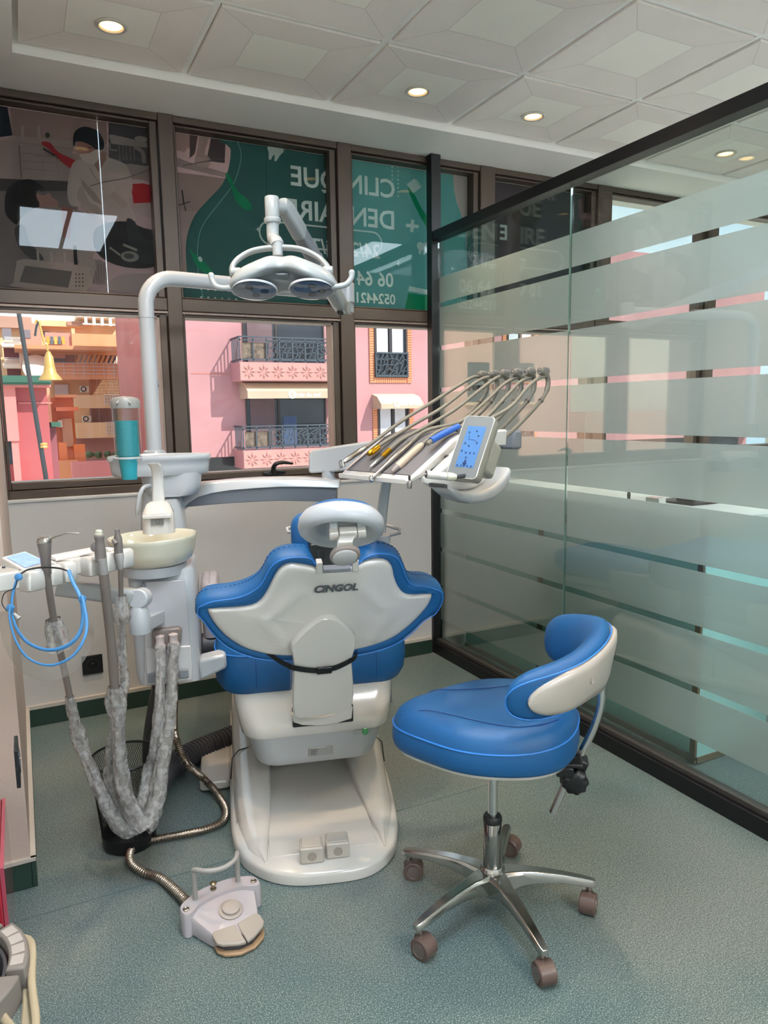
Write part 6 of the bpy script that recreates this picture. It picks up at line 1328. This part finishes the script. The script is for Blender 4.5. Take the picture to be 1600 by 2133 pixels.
# direction of the front edge
fa_, fb_ = AD(95, 1208, 1.77), AD(262, 1167, 1.99); fb_.z = fa_.z = (AD(95, 1200, 1.77).z); fd = (fb_-fa_); Lf = fd.length; fd.normalize(); fn = ZA.cross(fd); fn = fn if fn.dot(fwd) > 0 else -fn
def AF(u, v, w): return V((fa_.x, fa_.y, fa_.z))+fd*u+fn*v+ZA*w
zt_ = .020
poly = [(-.055, .03), (-.115, .055), (-.115, .10), (-.06, .135), (.06, .135), (.10, .115), (Lf*.9, .11), (Lf+.02, .085), (Lf+.02, .03), (.0, .03)]
MB().loft([[AF(a*1.0, b, -.024) for a, b in poly], [AF(a, b, zt_-.006 + (.0 if a > -.03 else 0)) for a, b in poly], [AF(a*.985, .07+(b-.07)*.96, zt_) for a, b in poly]]).build('holder_body', white, aa, .004)
MB().prism([AF(a, b, zt_) for a, b in ((.075, .05), (Lf-.03, .05), (Lf-.03, .098), (.10, .105))], (0, 0, .002)).build('tray_mat', mat('mat_blush', 'CDBFB8', .25, coat=.5), aa, .002)
MB().tube([AF(a, b, zt_+.0015) for a, b in ((.066, .045), (Lf-.02, .045), (Lf-.02, .104), (.09, .112))], .003, 8, True).build('tray_lip', white, aa)
# sloping screen wedge
s4 = [AD(2, 1160, 1.80), AD(52, 1147, 1.90), AD(106, 1172, 1.84), AD(52, 1188, 1.74)]
low = [p-ZA*.028 for p in s4]; low[0] = s4[0]-ZA*.040; low[3] = s4[3]-ZA*.045
MB().loft([low, s4]).build('screen_housing', white, aa, .004)
sc4 = sum(s4, V())/4; n4 = (s4[1]-s4[0]).cross(s4[3]-s4[0]).normalized(); n4 = n4 if n4.z > 0 else -n4
MB().add([sc4+(p-sc4)*.80+n4*.0012 for p in s4], [(0, 1, 2, 3)]).build('screen', mat('small_display', '7C96D8', .15, var=.12, vs=60, emit=.12), aa, flat=True)
MB().obox(AD(8, 1186, 1.775), rgt, ZA, fwd, .004, .007, .001).build('label', darkg, aa)
blk = [(-.052, -.008), (.010, .048), (.052, .088), (.112, .150), (.158, .196), (.205, Lf+.028)]
hold = []
for a, b in [(-.050, .0), (.0135, .050), (.054, .092), (.128, .170), (.184, .225), (.238, Lf+.03)]:
    if b <= a: continue
    rg = []
    for z, i in ((-.030, .004), (-.026, 0), (zt_-.006, 0), (zt_, .004)): rg.append([AF((a+b)/2+x, .020+y, z) for x, y in rrect((b-a)/2-i, .026-i, .010, 4)])
    MB().loft(rg).build('holder_block', white, aa, ang=50)
# --- hoses with crumpled clear sleeves
def sleevemat():
    m = bpy.data.materials.new('clear_sleeve'); m.use_nodes = True; t = m.node_tree; t.nodes.clear(); o = N(t, 'ShaderNodeOutputMaterial')
    tr = N(t, 'ShaderNodeBsdfTransparent'); df = N(t, 'ShaderNodeBsdfTranslucent'); d2 = N(t, 'ShaderNodeBsdfDiffuse'); gl = N(t, 'ShaderNodeBsdfGlossy'); gl.inputs['Roughness'].default_value = .15
    for k in (df, d2): k.inputs[0].default_value = lin('FFFDFA')
    tc_ = N(t, 'ShaderNodeTexCoord'); nz_ = N(t, 'ShaderNodeTexNoise'); nz_.inputs['Scale'].default_value = 60; nz_.inputs['Detail'].default_value = 5; t.links.new(tc_.outputs['Object'], nz_.inputs[0])
    bp = N(t, 'ShaderNodeBump'); bp.inputs['Strength'].default_value = 1.0; bp.inputs['Distance'].default_value = .006; t.links.new(nz_.outputs[0], bp.inputs['Height'])
    for k in (d2, gl): t.links.new(bp.outputs[0], k.inputs['Normal'])
    a = N(t, 'ShaderNodeMixShader'); a.inputs[0].default_value = .65; t.links.new(df.outputs[0], a.inputs[1]); t.links.new(d2.outputs[0], a.inputs[2])
    rp_ = N(t, 'ShaderNodeValToRGB'); rp_.color_ramp.elements[0].position = .35; rp_.color_ramp.elements[1].position = .65; rp_.color_ramp.elements[0].color = (.16, .16, .16, 1); rp_.color_ramp.elements[1].color = (.38, .38, .38, 1); t.links.new(nz_.outputs[0], rp_.inputs[0])
    b = N(t, 'ShaderNodeMixShader'); t.links.new(rp_.outputs[0], b.inputs[0]); t.links.new(tr.outputs[0], b.inputs[1]); t.links.new(a.outputs[0], b.inputs[2])
    f = N(t, 'ShaderNodeFresnel'); f.inputs[0].default_value = 1.3; t.links.new(bp.outputs[0], f.inputs['Normal']); c_ = N(t, 'ShaderNodeMixShader'); t.links.new(f.outputs[0], c_.inputs[0]); t.links.new(b.outputs[0], c_.inputs[1]); t.links.new(gl.outputs[0], c_.inputs[2]); t.links.new(c_.outputs[0], o.inputs[0]); return m
slm = sleevemat()
def sleeve(pts, rads, par, seed, n=40, frill=.13, ax=5):
    pts = smooth(pts, ax*3); m = len(pts); rr_ = []
    for i in range(m):
        f = i/(m-1)*(len(rads)-1); k = min(int(f), len(rads)-2); rr_.append(rads[k]+(rads[k+1]-rads[k])*(f-k))
    b = MB().tube(pts, rr_, n, caps=False)
    for q in range(len(b.v)):
        i = q//n; p = b.v[q]; c = pts[i]; d = p-c; s = noise.noise(p*15+V((seed, 0, 0)))+.45*noise.noise(V((p.x*60, p.y*60, p.z*22+seed))); rdg = .35*sin(i*1.1+noise.noise(p*15)*5)
        th = 2*pi*(q % n)/n; f1 = noise.noise(c*9+V((seed, 2, 0)))*5; f2 = noise.noise(c*22+V((0, seed, 5)))*6
        b.v[q] = c+d*(1+.16*cos(2*th+f1)+.08*cos(5*th+f2)+.045*cos(9*th+f1*2)+frill*.8*s)
    return b.build('plastic_sleeve', slm, par, ang=180)
def PD(l): return [D(*q) for q in l]
# three-way syringe
t = thing('air_water_syringe', 'three-way syringe with bent steel tip standing in the left holder', 'dental syringe', D(92, 1125, 1.76))
ctl = PD([(92, 1128, 1.76), (95, 1160, 1.76), (97, 1195, 1.77), (104, 1240, 1.79), (112, 1290, 1.82), (124, 1350, 1.86), (137, 1410, 1.90), (145, 1450, 1.93), (155, 1500, 1.96), (172, 1560, 2.0), (205, 1640, 2.03), (235, 1700, 2.05), (262, 1728, 2.07), (285, 1715, 2.09), (300, 1660, 2.12), (315, 1600, 2.15), (326, 1540, 2.14), (333, 1440, 2.15), (334, 1345, 2.175)])
MB().tube(ctl[:3], [.017, .0125, .011], 16).build('grip', mat('syringe_grey', '6F6662', .35, .3), t, ang=60)
MB().lathe(ctl[0], ZA, [(.0165, -.004), (.0175, .002), (.014, .009), (.006, .012), (.001, .0125)], 24).build('head_cap', steel, t)
for a in (-.010, .010): MB().lathe(ctl[0]+rgt*a+ZA*.008, ZA, [(.005, 0), (.005, .004), (.001, .005)], 12).build('button', chrome, t)
MB().tube(PD([(103, 1124, 1.76), (112, 1119, 1.76), (140, 1110, 1.77), (165, 1111, 1.78)]), [.0035, .0028, .002, .0018], 8).build('bent_tip', steel, t)
MB().tube(smooth(ctl[2:], 5), .0085, 12).build('hose', tan, t, ang=60)
sleeve(ctl[7:14], [.011, .015, .017, .016, .019, .022, .028, .03], t, 1)
sleeve(ctl[4:6], [.015, .022, .026], t, 5, frill=.15)
sleeve(ctl[12:19], [.028, .022, .018, .019, .017, .016, .012], t, 8)
# large suction
t = thing('suction_handpiece', 'thick taupe suction hose end with ivory tip in the middle holder', 'suction handpiece', D(208, 1130, 1.86))
ctl = PD([(208, 1135, 1.87), (212, 1163, 1.87), (216, 1195, 1.88), (222, 1250, 1.90), (231, 1330, 1.94), (239, 1430, 1.98), (244, 1480, 2.0), (249, 1560, 2.02), (258, 1640, 2.04), (280, 1700, 2.06), (300, 1722, 2.07), (318, 1700, 2.09), (334, 1620, 2.12), (347, 1520, 2.14), (358, 1430, 2.16), (361, 1340, 2.18)])
MB().lathe(ctl[0], ZA, [(.0145, -.044), (.0140, -.02), (.0125, .0), (.0110, .012), (.0125, .018), (.0130, .024), (.011, .026)], 24).build('body', mat('suction_taupe', '6C6460', .45), t, ang=50)
MB().lathe(ctl[0]+ZA*.026, ZA, [(.010, 0), (.0105, .004), (.008, .005), (.009, .009), (.007, .013), (.003, .014)], 20).build('ivory_tip', cream, t, ang=50)
MB().lathe(ctl[0]-rgt*.012-fwd*.007-ZA*.006, (-rgt*.5-fwd).normalized(), [(.009, -.003), (.0095, .001), (.004, .003)], 16, sy=1.4, X=rgt).build('slide_valve', MATS['suction_taupe'], t)
MB().tube([ctl[1]-ZA*.0, ctl[2], ctl[3]-ZA*-.03], [.0115, .0115, .0125], 18).build('connector', mat('connector_grey', '928E8B', .4), t, ang=50)
MB().tube(smooth(ctl[2:], 5), .0125, 14).build('hose', tan, t, ang=60)
sleeve(ctl[5:11], [.016, .026, .020, .021, .022, .024, .028, .028], t, 2, frill=.15)
sleeve(ctl[10:16], [.028, .026, .024, .02, .018, .014], t, 3)
# small suction
t = thing('saliva_ejector', 'slim taupe saliva ejector in the right holder beside the bowl', 'suction handpiece', D(247, 1135, 1.93))
ctl = PD([(246, 1130, 1.94), (249, 1150, 1.94), (251, 1185, 1.95), (252, 1230, 1.97), (253, 1290, 1.99), (254, 1360, 2.01), (255, 1430, 2.03), (245, 1500, 2.05), (232, 1580, 2.07), (235, 1640, 2.08), (262, 1690, 2.10), (300, 1690, 2.14), (318, 1600, 2.2), (325, 1500, 2.28)])
MB().lathe(ctl[0], ZA, [(.0115, -.032), (.0115, -.01), (.0110, .012), (.0065, .024), (.0062, .036), (.004, .036)], 20).build('body', MATS['suction_taupe'], t, ang=50)
MB().tube([ctl[0]-rgt*.010-fwd*.008+ZA*.008, ctl[0]-fwd*.013-ZA*.004], [.005, .007], 10).build('valve_lever', MATS['suction_taupe'], t)
MB().tube([ctl[0]-ZA*.03, ctl[1]-ZA*.012, ctl[2]], [.0115, .0115, .007], 16).build('connector', MATS['connector_grey'], t)
MB().tube(smooth(ctl[1:], 5), .0065, 12).build('hose', tan, t, ang=60)
sleeve(ctl[4:11], [.010, .014, .016, .019, .018, .019, .022, .022], t, 4, frill=.16); sleeve([D(253, 1240, 1.97), D(253, 1280, 1.98), D(254, 1300, 1.99)], [.014, .024, .012], t, 7, frill=.15)
# face shield frame hanging on the syringe holder
fs = thing('face_shield', 'clear face shield with pale blue frame and black cord hanging from the holder', 'face shield', D(92, 1190, 1.70))
sb = mat('shield_blue', '3F7FB5', .35)
dS = 1.70
up1 = smooth(PD([(143, 1188, 1.73), (152, 1212, 1.71), (168, 1245, 1.69), (173, 1285, 1.68), (165, 1320, 1.66), (140, 1345, 1.65), (100, 1354, 1.65), (60, 1340, 1.65), (35, 1310, 1.66), (25, 1275, 1.68), (26, 1240, 1.69), (36, 1205, 1.70), (40, 1196, 1.71)]), 5)
MB().tube(up1, .0028, 8, sx=1.6).build('headband', sb, fs, ang=60)
lw = smooth(PD([(171, 1240, 1.66), (181, 1290, 1.64), (176, 1330, 1.62), (150, 1368, 1.61), (105, 1386, 1.61), (60, 1372, 1.61), (33, 1335, 1.62), (20, 1290, 1.64), (21, 1262, 1.66)]), 5)
MB().tube(lw, .0019, 8, sx=1.8).build('visor_rim', sb, fs, ang=60)
for x, y, d in ((39, 1202, 1.70), (22, 1266, 1.67), (172, 1248, 1.67)): MB().lathe(D(x, y, d), -fwd, [(.008, -.004), (.0085, .004), (.004, .006)], 16).build('pivot', sb, fs)
vis = []
for p_ in lw[2:-2]: vis.append(p_)
cl_ = D(100, 1290, 1.62); vb = MB(); vb.loft([[p_ for p_ in vis]+[p_+V((0, 0, -.0005)) for p_ in reversed(vis)], [cl_+(p_-cl_)*1.22-ZA*.010-fwd*.012 for p_ in vis]+[cl_+(p_-cl_)*1.22-ZA*.0105-fwd*.012 for p_ in reversed(vis)]], False, False)
vb.build('clear_visor', (lambda m: m)(glassmat('visor_film', 'EDEBE9', 2.2, .08)), fs, ang=80)
MB().tube(smooth(PD([(40, 1198, 1.71), (60, 1186, 1.72), (95, 1182, 1.73), (125, 1184, 1.73), (143, 1190, 1.73)]), 6), .0022, 8).build('cord', dark, fs)
MB().tube(smooth(PD([(36, 1208, 1.69), (30, 1225, 1.69), (10, 1235, 1.68), (4, 1255, 1.68), (14, 1272, 1.68), (28, 1278, 1.68), (34, 1283, 1.68)]), 6), .0012, 6).build('loose_cord', dark, fs)
MB().tube(PD([(29, 1278, 1.675), (40, 1289, 1.675)]), [.003, .006], 10).build('cord_toggle', lgrey, fs)

# ================================================================== BOTTOM LEFT: trolley rim, red cabinet
sgm = mat('trolley_grey', '77706A', .5, var=.03); ivo = mat('ivory_plastic', 'A7997F', .45)
tr_ = thing('trolley_bin', 'grey segmented bin rim with ivory side clip at the lower left edge', 'bin', (-.22, 1.40, 0))
# arc of segments: outline from the photograph cut at z = .35
cR = V((-.235, 1.42, 0)); 
def arc(a0_, a1_, r0, r1, z0_, z1_, name):
    n_ = 12; rg = []
    for k in range(n_+1):
        a = radians(a0_+(a1_-a0_)*k/n_); d = V((cos(a), sin(a), 0)); rg.append([cR+d*r0+ZA*z0_, cR+d*(r0-.0)+ZA*z1_, cR+d*r1+ZA*z1_, cR+d*(r1+.003)+ZA*z0_])
    return MB().loft(rg).build(name, sgm, tr_, .004)
arc(38, 80, .140, .172, .30, .35, 'rim_segment'); arc(-16, 33, .146, .180, .30, .355, 'rim_segment'); arc(-75, -21, .140, .176, .30, .355, 'rim_segment')
for k in range(4):
    a = radians(-8+11*k); d = V((cos(a), sin(a), 0)); MB().obox(cR+d*.162+ZA*.3556, d, ZA.cross(d), ZA, .011, .013, .0006).build('raised_pad', mat('pad_grey', 'A39B94', .5), tr_, .0004)
for a in (35.5, -18.5):
    d = V((cos(radians(a)), sin(radians(a)), 0)); s = ZA.cross(d); MB().cyl(cR+d*.160+ZA*.333-s*.016, cR+d*.160+ZA*.333+s*.016, .009).build('link_pin', ivo, tr_, .001, ang=50)
MB().lathe(cR, ZA, [(.10, 0), (.125, .02), (.138, .28), (.142, .335), (.136, .335), (.132, .28), (.118, .025), (.01, .02)], 40, caps=False).build('bin_body', darkg, tr_)
pts = [cR+V((.150, .085, .33)), cR+V((.183, .045, .335)), cR+V((.182, -.06, .33)), cR+V((.186, -.165, .325)), cR+V((.165, -.175, .32)), cR+V((.135, -.11, .32))]
MB().tube(smooth(pts, 5), .0045, 10, sx=1.6).build('side_clip', ivo, tr_, ang=60)
MB().prism([cR+V((.165, .03, .30)), cR+V((.182, .0, .30)), cR+V((.187, -.155, .295)), cR+V((.160, -.165, .295)), cR+V((.165, -.08, .30))], (0, 0, .012)).build('clip_web', ivo, tr_, .003)
rc = thing('red_cabinet', 'glossy red cabinet front at the left edge, below the pillar', 'cabinet', (-.30, 1.9, 0))
rp0 = P(12, 1697, 'x', -.105)
MB().box((-.55, 1.80, .02), (-.115, 2.15, .31)).build('body', mat('cabinet_red', '9E1B2E', .15, coat=.8), rc, .004); MB().box((-.115, 1.80, .02), (-.106, 2.15, .31)).build('acrylic_edge', mat('acrylic_red', 'A8495A', .1, coat=.8), rc, .001); MB().box((-.53, 1.82, 0), (-.14, 2.13, .02)).build('plinth', dark, rc)
